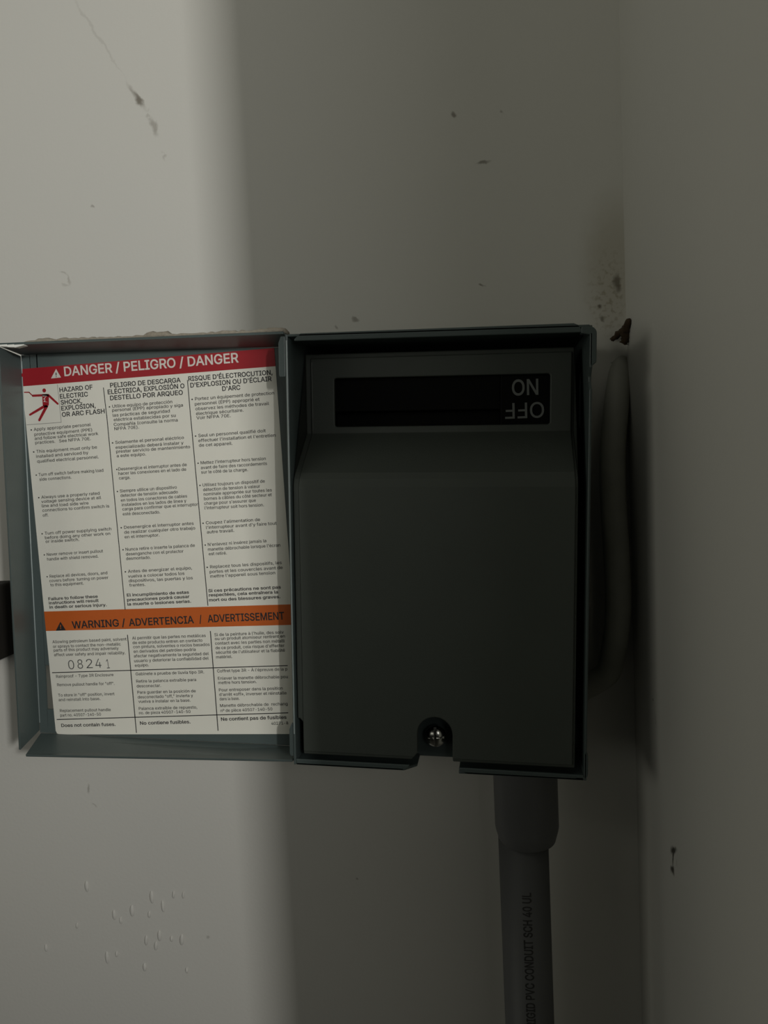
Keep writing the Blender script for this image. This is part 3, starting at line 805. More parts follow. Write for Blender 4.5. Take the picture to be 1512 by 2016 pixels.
def put_text(dst, s, a, b, cap, d, bold=0.0, up=None, origin=None):
    """letter string s in the plane d off the wall with its baseline from a to b (pixels), cap height in metres."""
    p, q = at(a[0], a[1], d), at(b[0], b[1], d)
    t = text_bm(s, bold)
    xs_ = [v.co.x for v in t.verts]
    x0, x1 = min(xs_), max(xs_)
    u = (q - p)
    w = u.length
    u.normalize()
    n = Vector((-u.z, 0, u.x))
    kx, kz = w / (x1 - x0), cap / CAP
    vm = []
    for v in t.verts:
        vm.append(dst.verts.new(p + u * ((v.co.x - x0) * kx) + n * (v.co.y * kz)))
    for f in t.faces:
        try:
            dst.faces.new([vm[v.index] for v in f.verts])
        except ValueError:
            pass
    t.free()


def solid(b, h):
    """give flat lettering a thickness h towards the viewer."""
    r = bmesh.ops.extrude_face_region(b, geom=b.faces[:])
    vs = [g for g in r['geom'] if isinstance(g, bmesh.types.BMVert)]
    bmesh.ops.translate(b, verts=vs, vec=(0, -h, 0))
    return b


bm = bmesh.new()
put_text(bm, 'ON', (1008, 778.5), (1060, 776.5), 0.0077, hd + 0.00005, 0.011)
put_text(bm, 'OFF', (1071, 791.5), (994, 794.5), 0.0077, hd + 0.00005, 0.005)
solid(bm, 0.0003)
bl('lettering', bm, MOLDED, handle)

# screw in the arch
sc_c = at(858, 1448, 0.072)
bm = bmesh.new()
R_ = 0.0054
prof = [(0.0030, -0.009), (0.0030, 0.0), (R_, 0.0), (R_ * 1.0, 0.0010)]
for k in range(1, 8):
    a = math.pi / 2 * k / 8
    prof.append((R_ * math.cos(a), 0.0010 + 0.0030 * math.sin(a)))
prof.append((0.0003, 0.0040))
add_lathe(bm, prof, sc_c, axis='Y', n=36)
cuts = []
for ang, hw, dep in ((88, 0.00062, 0.0021), (-4, 0.00050, 0.0015)):
    cb = bmesh.new()
    add_box(cb, -0.0075, 0.0075, -0.0075, -0.0042 + dep, -hw, hw)
    bmesh.ops.rotate(cb, verts=cb.verts[:], cent=(0, 0, 0), matrix=Matrix.Rotation(math.radians(ang), 3, 'Y'))
    bmesh.ops.translate(cb, verts=cb.verts[:], vec=sc_c)
    cuts.append(cb)
bm = carve(bm, cuts)
scr = bl('cover_screw', bm, STEEL, bevel=0.00025)
tag(scr, 'shiny domed steel screw with a crossed slot')
for p in scr.data.polygons:
    p.use_smooth = True

# ------------------------------------------------------------------ cover, swung open to the left
DC = 0.0600                                   # inner face of the cover panel off the wall
tl, blc, brc, trc = at(38, 694, DC), at(82, 1456, DC), at(592, 1470, DC), at(592, 683, DC)
CX0, CX1 = (tl.x + blc.x) / 2, X1 - 0.0002
CZT, CZB = 0.0503, -0.1618
slot0, slot1 = at(88, 1310, DC), at(106, 1397, DC)
bm = bmesh.new()
sx0, sx1, sz1, sz0 = slot0.x, slot1.x, slot0.z, slot1.z
# panel built round its hasp slot
add_box(bm, CX0, sx0, -DC, -DC + T, CZB, CZT)
add_box(bm, sx1, CX1, -DC, -DC + T, CZB, CZT)
add_box(bm, sx0, sx1, -DC, -DC + T, sz1, CZT)
add_box(bm, sx0, sx1, -DC, -DC + T, CZB, sz0)
bmesh.ops.remove_doubles(bm, verts=bm.verts[:], dist=1e-6)
inn = [f for f in bm.faces]
seen = {}
for f in inn:                                  # drop the inner walls shared by two of the four plates
    key = tuple(sorted(v.index for v in f.verts))
    seen.setdefault(key, []).append(f)
bm.verts.index_update()
FD = 0.0850                                    # front edge of the flanges


def flange(pa, pb, pc, pd, t_vec):
    """quad pa-pb (fold) to pc-pd (free edge) thickened by t_vec."""
    add_hex(bm, [pa, pb, pc, pd] + [Vector(p) + Vector(t_vec) for p in (pa, pb, pc, pd)])


lf_t, lf_b = at(-2, 684, FD), at(41, 1477, FD)
xf = (lf_t.x + lf_b.x) / 2
bf_l, bf_r = at(50, 1487, FD), at(566, 1497, FD)
# left flange (mitred at the bottom)
flange(Vector((CX0, -DC, CZT - 0.0006)), Vector((CX0, -DC, CZB + 0.0015)), Vector((xf, -FD, lf_b.z)), Vector((xf, -FD, lf_t.z + 0.0004)), (-T, 0.0004, 0))
# bottom flange
flange(Vector((CX0 + 0.0005, -DC, CZB)), Vector((CX1, -DC, CZB)), Vector((CX1 - 0.0006, -FD, bf_r.z + 0.0004)), Vector((bf_l.x, -FD, bf_l.z + 0.0003)), (0, 0.0004, -T))
# top flange
tf = at(300, 668, FD)
flange(Vector((CX0, -DC, CZT)), Vector((CX1, -DC, CZT)), Vector((CX1 - 0.0006, -FD, tf.z + 0.0006)), Vector((xf - T, -FD, tf.z - 0.0006)), (0, 0.0004, T))
cover = bl('cover', bm, ENAMEL, bevel=0.0003)
tag(cover, 'open cover with folded edges, its inside facing out')

# highlight and edge wear coloured in as bright strips along the fold of the cover and along the box's left front edge
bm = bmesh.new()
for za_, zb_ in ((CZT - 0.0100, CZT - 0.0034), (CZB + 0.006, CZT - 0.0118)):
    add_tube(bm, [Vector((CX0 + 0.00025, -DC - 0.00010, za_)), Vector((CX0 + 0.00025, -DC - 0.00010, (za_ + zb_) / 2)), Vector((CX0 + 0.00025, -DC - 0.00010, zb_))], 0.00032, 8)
bl('worn_fold_glint', bm, WORN_GLINT, cover, smooth=True)
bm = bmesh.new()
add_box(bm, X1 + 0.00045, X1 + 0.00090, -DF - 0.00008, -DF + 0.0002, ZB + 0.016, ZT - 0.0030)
bl('worn_edge_glint', bm, WORN_GLINT)

# hinge knuckles along the box's left front edge
for (ya, yb, dd) in ((662, 742, DF), (822, 906, DC + 0.0075), (1214, 1302, DC + 0.0075), (1424, 1488, DF)):
    z1, z0 = at(562, ya, dd).z, at(562, yb, dd).z
    bm = bmesh.new()
    xo = X1 - (0.0034 if dd == DF else 0.0028)
    if ya == 1424:
        xo = X1 - 0.0020
    add_prism(bm, [(xo, -dd, z0 + 0.001), (xo + 0.0006, -dd, z0), (X1 - 0.0001, -dd, z0), (X1 - 0.0001, -dd, z1), (xo + 0.0012, -dd, z1), (xo, -dd, z1 - 0.003)], (0, 0.0018, 0))
    bl('hinge_knuckle', bm, ENAMEL, cover, bevel=0.0003)

# ------------------------------------------------------------------ warning label on the cover
DL = DC + 0.00012
LX_MAX = X1 - 0.0004
t0, t1, t2 = at(40.5, 726.7, DL), at(540, 685, DL), at(110.5, 1446, DL)
e_u = (t1 - t0).normalized()
e_v = Vector((e_u.z, 0, -e_u.x))
lab_w, lab_h = (t1 - t0).length, (t2 - t0).dot(e_v)


def lab(u, v, d=DL):
    p = t0 + e_u * u + e_v * v
    return Vector((min(p.x, LX_MAX), -d, p.z))


def strip(bm, a, b, width, d):
    p, q = at(*a, d), at(*b, d)
    u = (q - p).normalized()
    n = Vector((-u.z, 0, u.x)) * width / 2
    vs = [bm.verts.new(c) for c in (p - n, q - n, q + n, p + n)]
    bm.faces.new(vs)


rc = 0.0022
pts = [lab(0, 0), lab(0, lab_h - rc), lab(rc * 0.3, lab_h - rc * 0.3), lab(rc, lab_h), lab(lab_w - rc, lab_h), lab(lab_w, lab_h - rc), lab(lab_w, rc), lab(lab_w - rc, 0)]
bm = bmesh.new()
add_prism(bm, pts, (0, 0.0001, 0))
label_sheet = bl('warning_label', bm, PAPER, cover)
tag(label_sheet, 'white trilingual warning sticker with red and orange bands, stuck on slightly crooked')

D1 = DL + 0.00005
D2 = DL + 0.00009


def vof(px, py):
    return (at(px, py, D1) - t0).dot(e_v)


v1 = (vof(44.4, 761.6) + vof(541, 720)) / 2
bm = bmesh.new()
bm.faces.new([bm.verts.new(p) for p in (lab(0, 0, D1), lab(0, v1, D1), lab(lab_w, v1, D1), lab(lab_w, 0, D1))])
bl('danger_band', bm, RED, cover)
va = (vof(91, 1208.7) + vof(524.9, 1186.2)) / 2
vb = (vof(95.1, 1247.7) + vof(551.5, 1225)) / 2
bm = bmesh.new()
bm.faces.new([bm.verts.new(p) for p in (lab(0, va, D1), lab(0, vb, D1), lab(lab_w, vb, D1), lab(lab_w, va, D1))])
bl('warning_band', bm, ORANGE, cover)

mm = 0.385 / FPX          # metres per photograph pixel on the label, about


def A(x, y):
    return (x / 2.52, 640 + y / 2.52)


def B(x, y):
    return (40 + x / 2.7, 820 + y / 2.7)


def Cc(x, y):
    return (x / 2.4387, 1180 + y / 2.4387)


# band titles
bm = bmesh.new()
put_text(bm, 'DANGER / PELIGRO / DANGER', A(320, 253), A(1185, 184), 19.0 * mm, D2, 0.016)
tri = [A(253, 265), A(303, 260), A(278, 217)]
bm.faces.new([bm.verts.new(at(*p, D2)) for p in tri])
bl('danger_title', bm, WHITEINK, cover)
bm = bmesh.new()
strip(bm, A(278, 236), A(278.5, 250), 2.0 * mm, D2 + 0.00003)
strip(bm, A(278.7, 254), A(278.9, 258), 2.0 * mm, D2 + 0.00003)
bl('exclamation_mark', bm, INK, cover)
bm = bmesh.new()
put_text(bm, 'WARNING /', Cc(347, 140), Cc(603, 128), 15.6 * mm, D2, 0.016)
put_text(bm, 'ADVERTENCIA', Cc(620, 128), Cc(932, 114), 15.6 * mm, D2, 0.016)
put_text(bm, '/', Cc(958, 112), Cc(970, 111.5), 15.6 * mm, D2, 0.016)
put_text(bm, 'ADVERTISSEMENT', Cc(998, 110), Cc(1366, 96), 15.6 * mm, D2, 0.016)
bm.faces.new([bm.verts.new(at(*p, D2)) for p in (Cc(268, 151), Cc(316, 148), Cc(290, 107))])
bl('warning_title', bm, INK, cover)
bm = bmesh.new()
strip(bm, Cc(290.5, 122), Cc(291, 135), 2.0 * mm, D2 + 0.00003)
strip(bm, Cc(291.2, 138), Cc(291.4, 142), 2.0 * mm, D2 + 0.00003)
bl('exclamation_mark', bm, ORANGE, cover)

# bold headings
heads = [('HAZARD OF', A(296, 333), A(460, 318)), ('ELECTRIC', A(298, 365), A(437, 353)), ('SHOCK,', A(302, 395), A(408, 386)),
         ('EXPLOSION,', A(305, 424), A(475, 409)), ('OR ARC FLASH', A(308, 455), A(520, 437)),
         ('PELIGRO DE DESCARGA', A(547, 310), A(897, 283)), ('ELÉCTRICA, EXPLOSIÓN O', A(535, 343), A(916, 312)),
         ('DESTELLO POR ARQUEO', A(547, 373), A(908, 345)),
         ("RISQUE D'ÉLECTROCUTION,", A(935, 278), A(1352, 245)), ("D'EXPLOSION OU D'ÉCLAIR", A(945, 310), A(1348, 277)), ("D'ARC", A(1103, 327), A(1193, 320))]
notes = [("Failure to follow these", B(150, 977), B(412, 963)), ("instructions will result", B(152, 999), B(417, 985)),
                ("in death or serious injury.", B(155, 1021), B(460, 1008)),
                ("El incumplimiento de estas", B(567, 957), B(897, 941)), ("precauciones podrá causar", B(568, 982), B(900, 964)),
                ("la muerte o lesiones serias.", B(570, 1005), B(908, 989)),
                ("Si ces précautions ne sont pas", B(1000, 934), B(1385, 914)), ("respectées, cela entraînera la", B(1003, 957), B(1370, 940)),
                ("mort ou des blessures graves.", B(1003, 983), B(1382, 965))]
ends = [("Does not contain fuses.", Cc(295, 613), Cc(555, 607)), ("No contiene fusibles.", Cc(673, 602), Cc(915, 595)),
                ("Ne contient pas de fusibles", Cc(1062, 583), Cc(1376, 573))]
for name, rows, cuts_, cap, bold in (('heading', heads, (0, 5, 8, 11), 9.3, 0.016), ('bold_note', notes, (0, 3, 6, 9), 6.2, 0.018), ('bold_note', ends, (0, 1, 2, 3), 7.2, 0.017)):
    for k in range(3):
        bm = bmesh.new()
        for s, a, b in rows[cuts_[k]:cuts_[k + 1]]:
            put_text(bm, s, a, b, cap * mm, D2, bold)
        bl(name, bm, INK, cover)

body_lines = [
    # first column
    ("• Apply appropriate personal", B(55, 78), B(375, 50)), ("protective equipment (PPE)", B(75, 103), B(382, 78)),
    ("and follow safe electrical work", B(77, 125), B(415, 98)), ("practices.   See NFPA 70E.", B(80, 147), B(375, 125)),
    ("• This equipment must only be", B(68, 195), B(408, 170)), ("installed and serviced by", B(85, 220), B(362, 199)),
    ("qualified electrical personnel.", B(90, 246), B(417, 222)),
    ("• Turn off switch before making load", B(82, 318), B(442, 293)), ("side connections.", B(102, 342), B(272, 330)),
    ("• Always use a properly rated", B(95, 438), B(422, 415)), ("voltage sensing device at all", B(112, 460), B(430, 438)),
    ("line and load side wire", B(115, 483), B(363, 467)), ("connections to confirm switch is", B(118, 507), B(473, 483)),
    ("off.", B(120, 533), B(150, 531)),
    ("• Turn off power supplying switch", B(113, 630), B(484, 604)), ("before doing any other work on", B(132, 652), B(478, 629)),
    ("or inside switch.", B(135, 672), B(313, 661)),
    ("• Never remove or insert pullout", B(125, 742), B(440, 722)), ("handle with shield removed.", B(143, 766), B(415, 750)),
    ("• Replace all devices, doors, and", B(140, 858), B(463, 838)), ("covers before  turning on power", B(155, 881), B(468, 863)),
    ("to this equipment.", B(160, 903), B(337, 893)),
    # second column
    ("• Utilice equipo de protección", A(540, 412), A(855, 387)), ("personal (EPP) apropiado y siga", A(557, 430), A(908, 404)),
    ("las prácticas de seguridad", A(560, 455), A(843, 433)), ("eléctrica establecidas por su", A(565, 477), A(872, 455)),
    ("Compañía (consulte la norma", A(565, 501), A(882, 478)), ("NFPA 70E).", A(568, 522), A(690, 513)),
    ("• Solamente el personal eléctrico", B(487, 147), B(870, 119)), ("especializado deberá instalar y", B(507, 172), B(868, 147)),
    ("prestar servicio de mantenimiento", B(510, 194), B(903, 168)), ("a este equipo.", B(513, 217), B(668, 207)),
    ("•Desenergice el interruptor antes de", B(510, 288), B(885, 263)), ("hacer las conexiones en el lado de", B(522, 311), B(882, 288)),
    ("carga.", B(525, 335), B(585, 331)),
    ("• Siempre utilice un dispositivo", B(513, 405), B(832, 383)), ("detector de tensión adecuado", B(533, 428), B(838, 408)),
    ("en todos los conectores de cables", B(535, 453), B(887, 430)), ("instalados en los lados de línea y", B(540, 477), B(883, 455)),
    ("carga para confirmar que el interruptor", B(543, 500), B(945, 474)), ("esté desconectado.", B(545, 526), B(743, 515)),
    ("• Desenergice el interruptor antes", B(533, 598), B(922, 575)), ("de realizar cualquier otro trabajo", B(553, 623), B(930, 600)),
    ("en el interruptor.", B(555, 648), B(740, 637)),
    ("• Nunca retire o inserte la palanca de", B(543, 715), B(928, 692)), ("desenganche con el protector", B(562, 739), B(868, 723)),
    ("desmontado.", B(563, 763), B(693, 756)),
    ("• Antes de energizar el equipo,", B(555, 832), B(913, 812)), ("vuelva a colocar todos los", B(573, 857), B(873, 841)),
    ("dispositivos, las puertas y los", B(577, 881), B(917, 865)), ("frentes.", B(580, 905), B(665, 900)),
    # third column
    ("• Portez un équipement de protection", A(950, 375), A(1360, 344)), ("personnel (ÉPP) approprié et", A(967, 399), A(1288, 375)),
    ("observez les méthodes de travail", A(970, 423), A(1335, 396)), ("électrique sécuritaire.", A(973, 447), A(1208, 429)),
    ("Voir NFPA 70E.", A(975, 468), A(1145, 456)),
    ("• Seul un personnel qualifié doit", B(928, 111), B(1305, 83)), ("effectuer l'installation et l'entretien", B(947, 136), B(1357, 107)),
    ("de cet appareil.", B(950, 161), B(1128, 150)),
    ("• Mettez l'interrupteur hors tension", B(942, 255), B(1305, 231)), ("avant de faire des raccordements", B(960, 280), B(1312, 257)),
    ("sur le côté de la charge.", B(962, 304), B(1210, 290)),
    ("• Utilisez toujours un dispositif de", B(952, 373), B(1300, 351)), ("détection de tension à valeur", B(972, 397), B(1275, 378)),
    ("nominale appropriée sur toutes les", B(975, 421), B(1337, 398)), ("bornes à câbles du côté secteur et", B(977, 445), B(1337, 423)),
    ("charge pour s'assurer que", B(978, 470), B(1253, 453)), ("l'interrupteur soit hors tension.", B(980, 494), B(1295, 477)),
    ("• Coupez l'alimentation de", B(968, 574), B(1275, 555)), ("l'interrupteur avant d'y faire tout", B(988, 598), B(1363, 575)),
    ("autre travail.", B(992, 622), B(1137, 613)),
    ("• N'enlevez ni insérez jamais la", B(980, 690), B(1308, 668)), ("manette débrochable lorsque l'écran", B(998, 714), B(1382, 691)),
    ("est retiré.", B(1002, 738), B(1098, 733)),
    ("• Replacez tous les dispositifs, les", B(990, 808), B(1390, 784)), ("portes et les couvercles avant de", B(1007, 833), B(1395, 810)),
    ("mettre l'appareil sous tension", B(1010, 857), B(1355, 838)),
    # lower part
    ("Allowing petroleum based paint, solvent", Cc(252, 211), Cc(608, 197)), ("or sprays to contact the non-metallic", Cc(255, 233), Cc(580, 221)),
    ("parts of this product may adversely", Cc(258, 251), Cc(570, 241)), ("affect user safety and impair reliability.", Cc(260, 273), Cc(602, 263)),
    ("Rainproof - Type 3R Enclosure", Cc(270, 377), Cc(545, 368)), ('Remove pullout handle for "off".', Cc(275, 417), Cc(550, 410)),
    ('To store in "off" position, invert', Cc(280, 467), Cc(550, 460)), ("and reinstall into base.", Cc(282, 489), Cc(482, 483)),
    ("Replacement pullout handle", Cc(288, 541), Cc(532, 536)), ("part no. 40507-140-50", Cc(290, 563), Cc(485, 558)),
    ("Al permitir que las partes no metálicas", Cc(635, 193), Cc(988, 180)), ("de este producto entren en contacto", Cc(637, 215), Cc(972, 203)),
    ("con pintura, solventes o rocíos basados", Cc(640, 235), Cc(1007, 223)), ("en derivados del petróleo podría", Cc(642, 257), Cc(940, 247)),
    ("afectar negativamente la seguridad del", Cc(643, 279), Cc(1003, 267)), ("usuario y deteriorar la confiabilidad del", Cc(645, 302), Cc(1002, 289)),
    ("equipo.", Cc(648, 324), Cc(715, 321)),
    ("Gabinete a prueba de lluvia tipo 3R.", Cc(652, 365), Cc(980, 355)), ("Retire la palanca extraíble para", Cc(655, 400), Cc(942, 392)),
    ("desconectar.", Cc(657, 423), Cc(773, 420)), ("Para guardar en la posición de", Cc(660, 453), Cc(940, 446)),
    ('desconectado "off," invierta y', Cc(662, 476), Cc(927, 468)), ("vuelva a instalar en la base.", Cc(665, 497), Cc(915, 491)),
    ("Palanca extraíble de repuesto,", Cc(667, 531), Cc(947, 524)), ("no. de pieza 40507-140-50", Cc(668, 552), Cc(915, 545)),
    ("Si de la peinture à l'huile, des solv", Cc(1030, 177), Cc(1362, 164)), ("ou un produit atomiseur rentrent en", Cc(1032, 196), Cc(1368, 183)),
    ("contact avec les parties non métalli", Cc(1033, 218), Cc(1366, 206)), ("de ce produit, cela risque d'affecter", Cc(1035, 240), Cc(1366, 228)),
    ("sécurité de l'utilisateur et la fiabilité", Cc(1037, 262), Cc(1368, 251)), ("matériel.", Cc(1038, 284), Cc(1115, 281)),
    ("Coffret type 3R - À l'épreuve de la p", Cc(1043, 351), Cc(1380, 341)), ("Enlever la manette débrochable pou", Cc(1047, 386), Cc(1382, 378)),
    ("mettre hors tension.", Cc(1048, 407), Cc(1232, 402)), ("Pour entreposer dans la position", Cc(1052, 442), Cc(1357, 433)),
    ("d'arrêt «off», inverser et réinstalle", Cc(1053, 464), Cc(1376, 456)), ("dans la base.", Cc(1055, 485), Cc(1150, 482)),
    ("Manette débrochable de  rechang", Cc(1057, 517), Cc(1381, 508)), ("nº de pièce 40507-140-50", Cc(1060, 541), Cc(1308, 533)),
    ("40271-8", Cc(1303, 603), Cc(1384, 600)),
]
paragraphs = []
prev = None
for words, a, b in body_lines:
    if prev is None or not (4.0 < a[1] - prev[1] < 11.5 and abs(a[0] - prev[0]) < 14) or words.startswith('•'):
        paragraphs.append(bmesh.new())
    put_text(paragraphs[-1], words, a, b, 6.4 * mm, D2, 0.0065)
    prev = a
for par in paragraphs:
    bl('paragraph', par, SOFTINK, cover)

# stamped number, open digits
bm = bmesh.new()
for k, (ch, x0, x1, y) in enumerate((('0', 330, 358, 336), ('8', 374, 400, 333), ('2', 416, 446, 331), ('4', 460, 488, 329), ('1', 514, 528, 332))):
    put_text(bm, ch, Cc(x0, y), Cc(x1, y - 1), 20.5 * mm, D2, -0.006)
bl('stamped_number', bm, GREYINK, cover)

# ruled lines
rules = [(A(513, 310), B(459, -4), 1.6, INK), (B(459, -8), B(557, 1027), 1.7, INK), (A(930, 272), B(905, 0), 1.6, INK), (B(905, -4), B(997, 1006), 1.7, INK),
         (Cc(612, 170), Cc(655, 641), 1.9, INK), (Cc(1010, 152), Cc(1047, 631), 1.9, INK), (Cc(250, 352), Cc(1381, 318), 1.9, INK), (Cc(272, 577), Cc(1384, 545), 1.9, INK),
         ((113, 756.8), (120.6, 831.4), 0.9, HAIRLINE), ((52.4, 836.4), (120.6, 831.4), 0.9, HAIRLINE)]
for a, b, w, mt in rules:
    bm = bmesh.new()
    strip(bm, a, b, w * mm, D2)
    bl('ruled_line', bm, mt, cover)


# electric shock pictogram
def Z(x, y):
    return (x / 6.3, 660 + y / 6.3)


bm = bmesh.new()


def limb(bm, p, q, w0, w1, d=D2):
    a, b = at(*p, d), at(*q, d)
    u = (b - a).normalized()
    n = Vector((-u.z, 0, u.x))
    k = mm / 6.3 / 2
    vs = [a - n * w0 * k, b - n * w1 * k]
    for j in range(1, 5):
        t = -math.pi / 2 + math.pi * j / 5
        vs.append(b + u * (w1 * k * math.cos(t)) + n * (w1 * k * math.sin(t)))
    vs += [b + n * w1 * k, a + n * w0 * k]
    bm.faces.new([bm.verts.new(v) for v in vs])


hc = at(*Z(548, 685), D2)
bm.faces.new([bm.verts.new(hc + Vector((math.cos(t), 0, math.sin(t))) * 27 * mm / 6.3) for t in [2 * math.pi * k / 18 for k in range(18)]])
limb(bm, Z(596, 742), Z(408, 750), 30, 30)
limb(bm, Z(598, 742), Z(716, 850), 32, 26)
bm.faces.new([bm.verts.new(at(*Z(*p), D2)) for p in ((522, 735), (606, 728), (606, 858), (590, 895), (548, 890), (530, 862))])
limb(bm, Z(555, 878), Z(372, 986), 38, 28)
limb(bm, Z(582, 872), Z(488, 1052), 44, 34)
for a, b, w in ((Z(298, 708), Z(362, 708), 14), (Z(360, 707), Z(398, 745), 14)):
    limb(bm, a, b, w, w)
bl('shock_pictogram', bm, RED, cover)
bm = bmesh.new()
for q in (((525, 748), (590, 752), (532, 758)), ((578, 752), (536, 790), (552, 792)), ((536, 788), (566, 800), (545, 800)), ((560, 798), (538, 826), (600, 832), (560, 822))):
    bm.faces.new([bm.verts.new(at(*Z(*p), D2 + 0.00004)) for p in q])
bl('pictogram_bolt', bm, WHITEINK, cover)

# ------------------------------------------------------------------ dust lying along the top of the cover
tz = tf.z + 0.0016
bm = bmesh.new()
n = 70
rows = []
xa_, xb_ = at(46, 676, FD).x, X1 - 0.0006
for i in range(n + 1):
    t = i / n
    x = xa_ + (xb_ - xa_) * t
    zb = (tf.z - 0.0006) * (1 - t) + (tf.z + 0.0006) * t + T
    h = 0.0009 + 0.0007 * random.random() + 0.0009 * max(0, math.sin(t * 9.0 + 0.5)) * random.random() + (0.0008 if t > 0.9 else 0)
    if abs(t - 0.52) < 0.04:
        h += 0.0018
    h *= min(1, t * 12 + 0.25)
    rows.append([bm.verts.new((x, -FD + 0.0002 + 0.0004 * random.random(), zb)), bm.verts.new((x, -FD + 0.0010, zb + h * 0.8)),
                 bm.verts.new((x, -FD + 0.0040, zb + h)), bm.verts.new((x, -FD + 0.0105, zb + h * 0.5)), bm.verts.new((x, -FD + 0.0120, zb - 0.0012))])
for i in range(n):
    for k in range(4):
        bm.faces.new((rows[i][k], rows[i + 1][k], rows[i + 1][k + 1], rows[i][k + 1]))
    bm.faces.new((rows[i][4], rows[i + 1][4], rows[i + 1][0], rows[i][0]))
bm.faces.new(rows[0])
bm.faces.new(rows[-1][::-1])
bmesh.ops.translate(bm, verts=bm.verts[:], vec=-ROOT)
dust = link('dust_ridge', bm, DUST, box_root, smooth=True)
dust['kind'] = 'stuff'
dust['label'] = 'beige dust caked along the top edge of the open cover'

# thin white strip at the cover's upper left
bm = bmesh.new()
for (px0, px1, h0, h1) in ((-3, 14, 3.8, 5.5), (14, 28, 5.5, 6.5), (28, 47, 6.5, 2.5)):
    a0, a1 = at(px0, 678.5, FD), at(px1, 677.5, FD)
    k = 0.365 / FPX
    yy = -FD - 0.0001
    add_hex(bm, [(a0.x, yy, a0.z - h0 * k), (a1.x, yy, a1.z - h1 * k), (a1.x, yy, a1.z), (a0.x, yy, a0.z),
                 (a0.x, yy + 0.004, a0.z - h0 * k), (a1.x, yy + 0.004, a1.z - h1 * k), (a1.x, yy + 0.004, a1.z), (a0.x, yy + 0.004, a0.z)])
bl('white_strip', bm, WHITE, cover, bevel=0.0004)

# ------------------------------------------------------------------ conduit under the box (plumb)
cd = 0.044
cr = 0.01335
p0 = wat(1031, 1640, cd)
top_z = W((0.0125, -cd, ZB)).z - 0.0004
cxw = (wat(1029, 1632, cd + cr * 0.1).x + wat(1043, 2010, cd + cr * 0.1).x) / 2
croot = empty('conduit', (cxw, -cd, top_z - 0.30), 'grey PVC conduit with black print running down from under the box', 'conduit')


def cl_(name, bm, mat, **k):
    return link(name, bm, mat, croot, **k)


ph = 0.30
bm = bmesh.new()
zc = wat(1031, 1628, cd - cr).z - (top_z - 0.30)
add_lathe(bm, [(cr, -0.22), (cr, zc + 0.004)], (0, 0, 0), n=96)
pipe = cl_('pipe', bm, PVC, smooth=False)
for f in pipe.data.polygons:
    f.use_smooth = abs(f.normal.z) < 0.5
bm = bmesh.new()
r2 = 0.0170
zt_ = ph
add_lathe(bm, [(cr + 0.0006, zc), (cr + 0.0016, zc + 0.0002), (r2 - 0.0004, zc + 0.0062), (r2, zc + 0.0085), (r2, zt_ - 0.004), (r2, zt_)], (0.0022, 0, 0), n=48)
ad = cl_('adapter', bm, PVC, bevel=0.0005)
for f in ad.data.polygons:
    f.use_smooth = abs(f.normal.z) < 0.5
# print wrapped on the pipe, reading upward
t = text_bm('3/4 IN. RIGID PVC CONDUIT SCH 40 UL', 0.02)
bmesh.ops.subdivide_edges(t, edges=t.edges[:], cuts=3, use_grid_fill=True)
xs_ = [v.co.x for v in t.verts]
x0_, x1_ = min(xs_), max(xs_)
zlo, zhi = wat(1043, 2010, cd - cr).z - (top_z - 0.30), wat(1038, 1704, cd - cr).z - (top_z - 0.30)
# narrow word groups with gaps, as on the pipe
kz = (zhi - zlo) / (x1_ - x0_)
kx = 0.0045 / CAP
th0 = -0.05
for v in t.verts:
    along = zlo + (v.co.x - x0_) * kz
    arc = -(v.co.y - CAP / 2) * kx
    th = th0 - arc / (cr + 0.00005)
    rr = cr + 0.00008
    v.co = Vector((-rr * math.sin(th), -rr * math.cos(th), along))
cl_('printing', t, PVCINK)

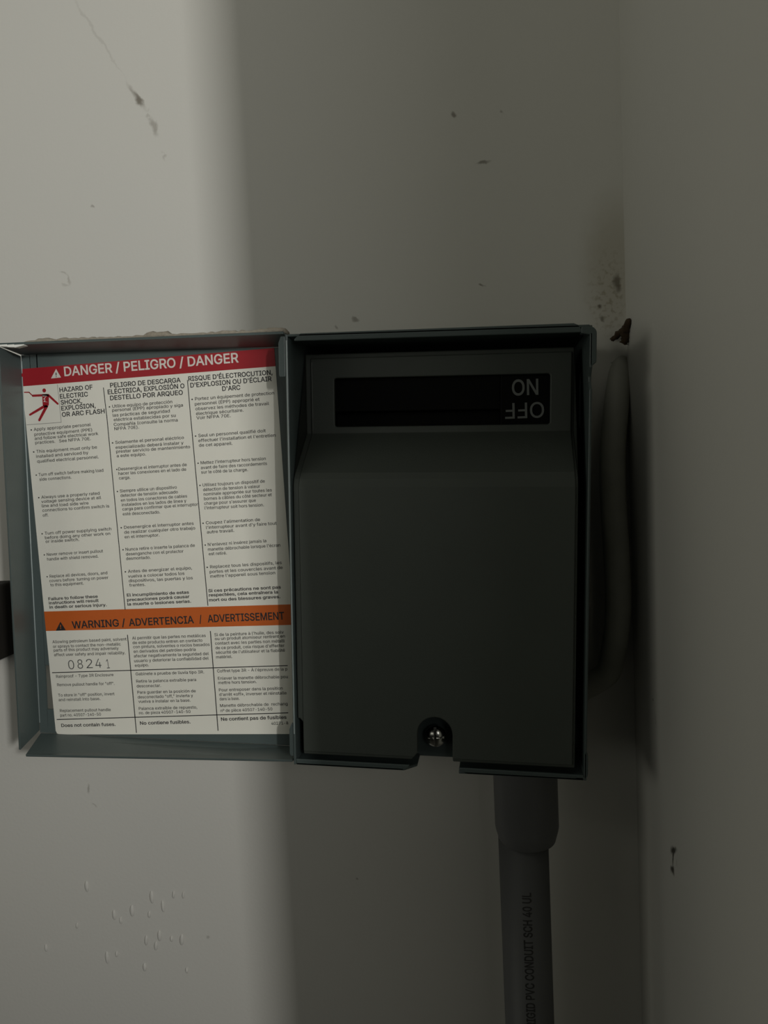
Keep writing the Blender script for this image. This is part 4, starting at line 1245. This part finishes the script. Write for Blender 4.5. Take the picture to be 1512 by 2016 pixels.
# ------------------------------------------------------------------ cable between box and corner
k_ = []
for px, py, d in ((1224, 700, -0.007), (1219, 742, 0.001), (1212, 812, 0.010), (1206, 890, 0.019), (1207, 980, 0.027), (1213, 1080, 0.029),
                  (1217, 1170, 0.029), (1214, 1240, 0.026), (1206, 1290, 0.021), (1195, 1325, 0.016)):
    k_.append(wat(px, py, d))
k_.append(W((X2 + 0.0085, -0.0110, at(1170, 1350, 0.011).z)))
k_.append(W((X2 + 0.0004, -0.0090, at(1150, 1366, 0.009).z)))
bm = bmesh.new()
add_tube(bm, smooth_path(k_, 8), lambda s: 0.0068 - 0.0016 * max(0, 1 - s * 6), 22)
cab = link('cable', bm, CABLE, None, smooth=True)
tag(cab, 'thick dirty-white cable bowing out between the box and the side wall', 'cable')

# ------------------------------------------------------------------ debris stuck in the corner
bm = bmesh.new()


def crumb(bm, pts, rads):
    path = smooth_path([wat(*p) if len(p) == 3 else on_right_wall(*p) + Vector((-0.0012, 0, 0)) for p in pts], 4)
    add_tube(bm, path, lambda s: (rads[0] + (rads[1] - rads[0]) * s) * (0.75 + 0.5 * random.random()), 9)


crumb(bm, [(1243, 630), (1239, 646), (1230, 659, 0.008)], (0.0019, 0.0027))
crumb(bm, [(1234, 648, 0.010), (1220, 656, 0.006), (1205, 669, 0.003)], (0.0025, 0.0011))
crumb(bm, [(1232, 652, 0.009), (1232, 664, 0.008), (1228, 676, 0.007)], (0.0025, 0.0021))
for v in bm.verts:
    v.co += Vector([random.uniform(-1, 1) for _ in range(3)]) * 0.00045
o = link('leaf_scrap', bm, RUST, None, smooth=True)
tag(o, 'small crumbly dark brown leaf scrap stuck where the walls meet above the cable', 'leaf')

# ------------------------------------------------------------------ dark block behind the cover's left edge
q = at(0, 1225, 0.02)
bx1 = W(q).x
z1, z0 = W(at(0, 1153, 0.02)).z, W(at(0, 1298, 0.02)).z
bm = bmesh.new()
add_box(bm, -0.16, 0.0, -0.038, 0.0, z0 - z1, 0.0)
blk = link('wooden_block', bm, BROWN, None, bevel=0.0015)
blk.location = (bx1, 0.0, z1)
tag(blk, 'dark brown block fixed to the wall, half hidden behind the open cover of the box', 'block')
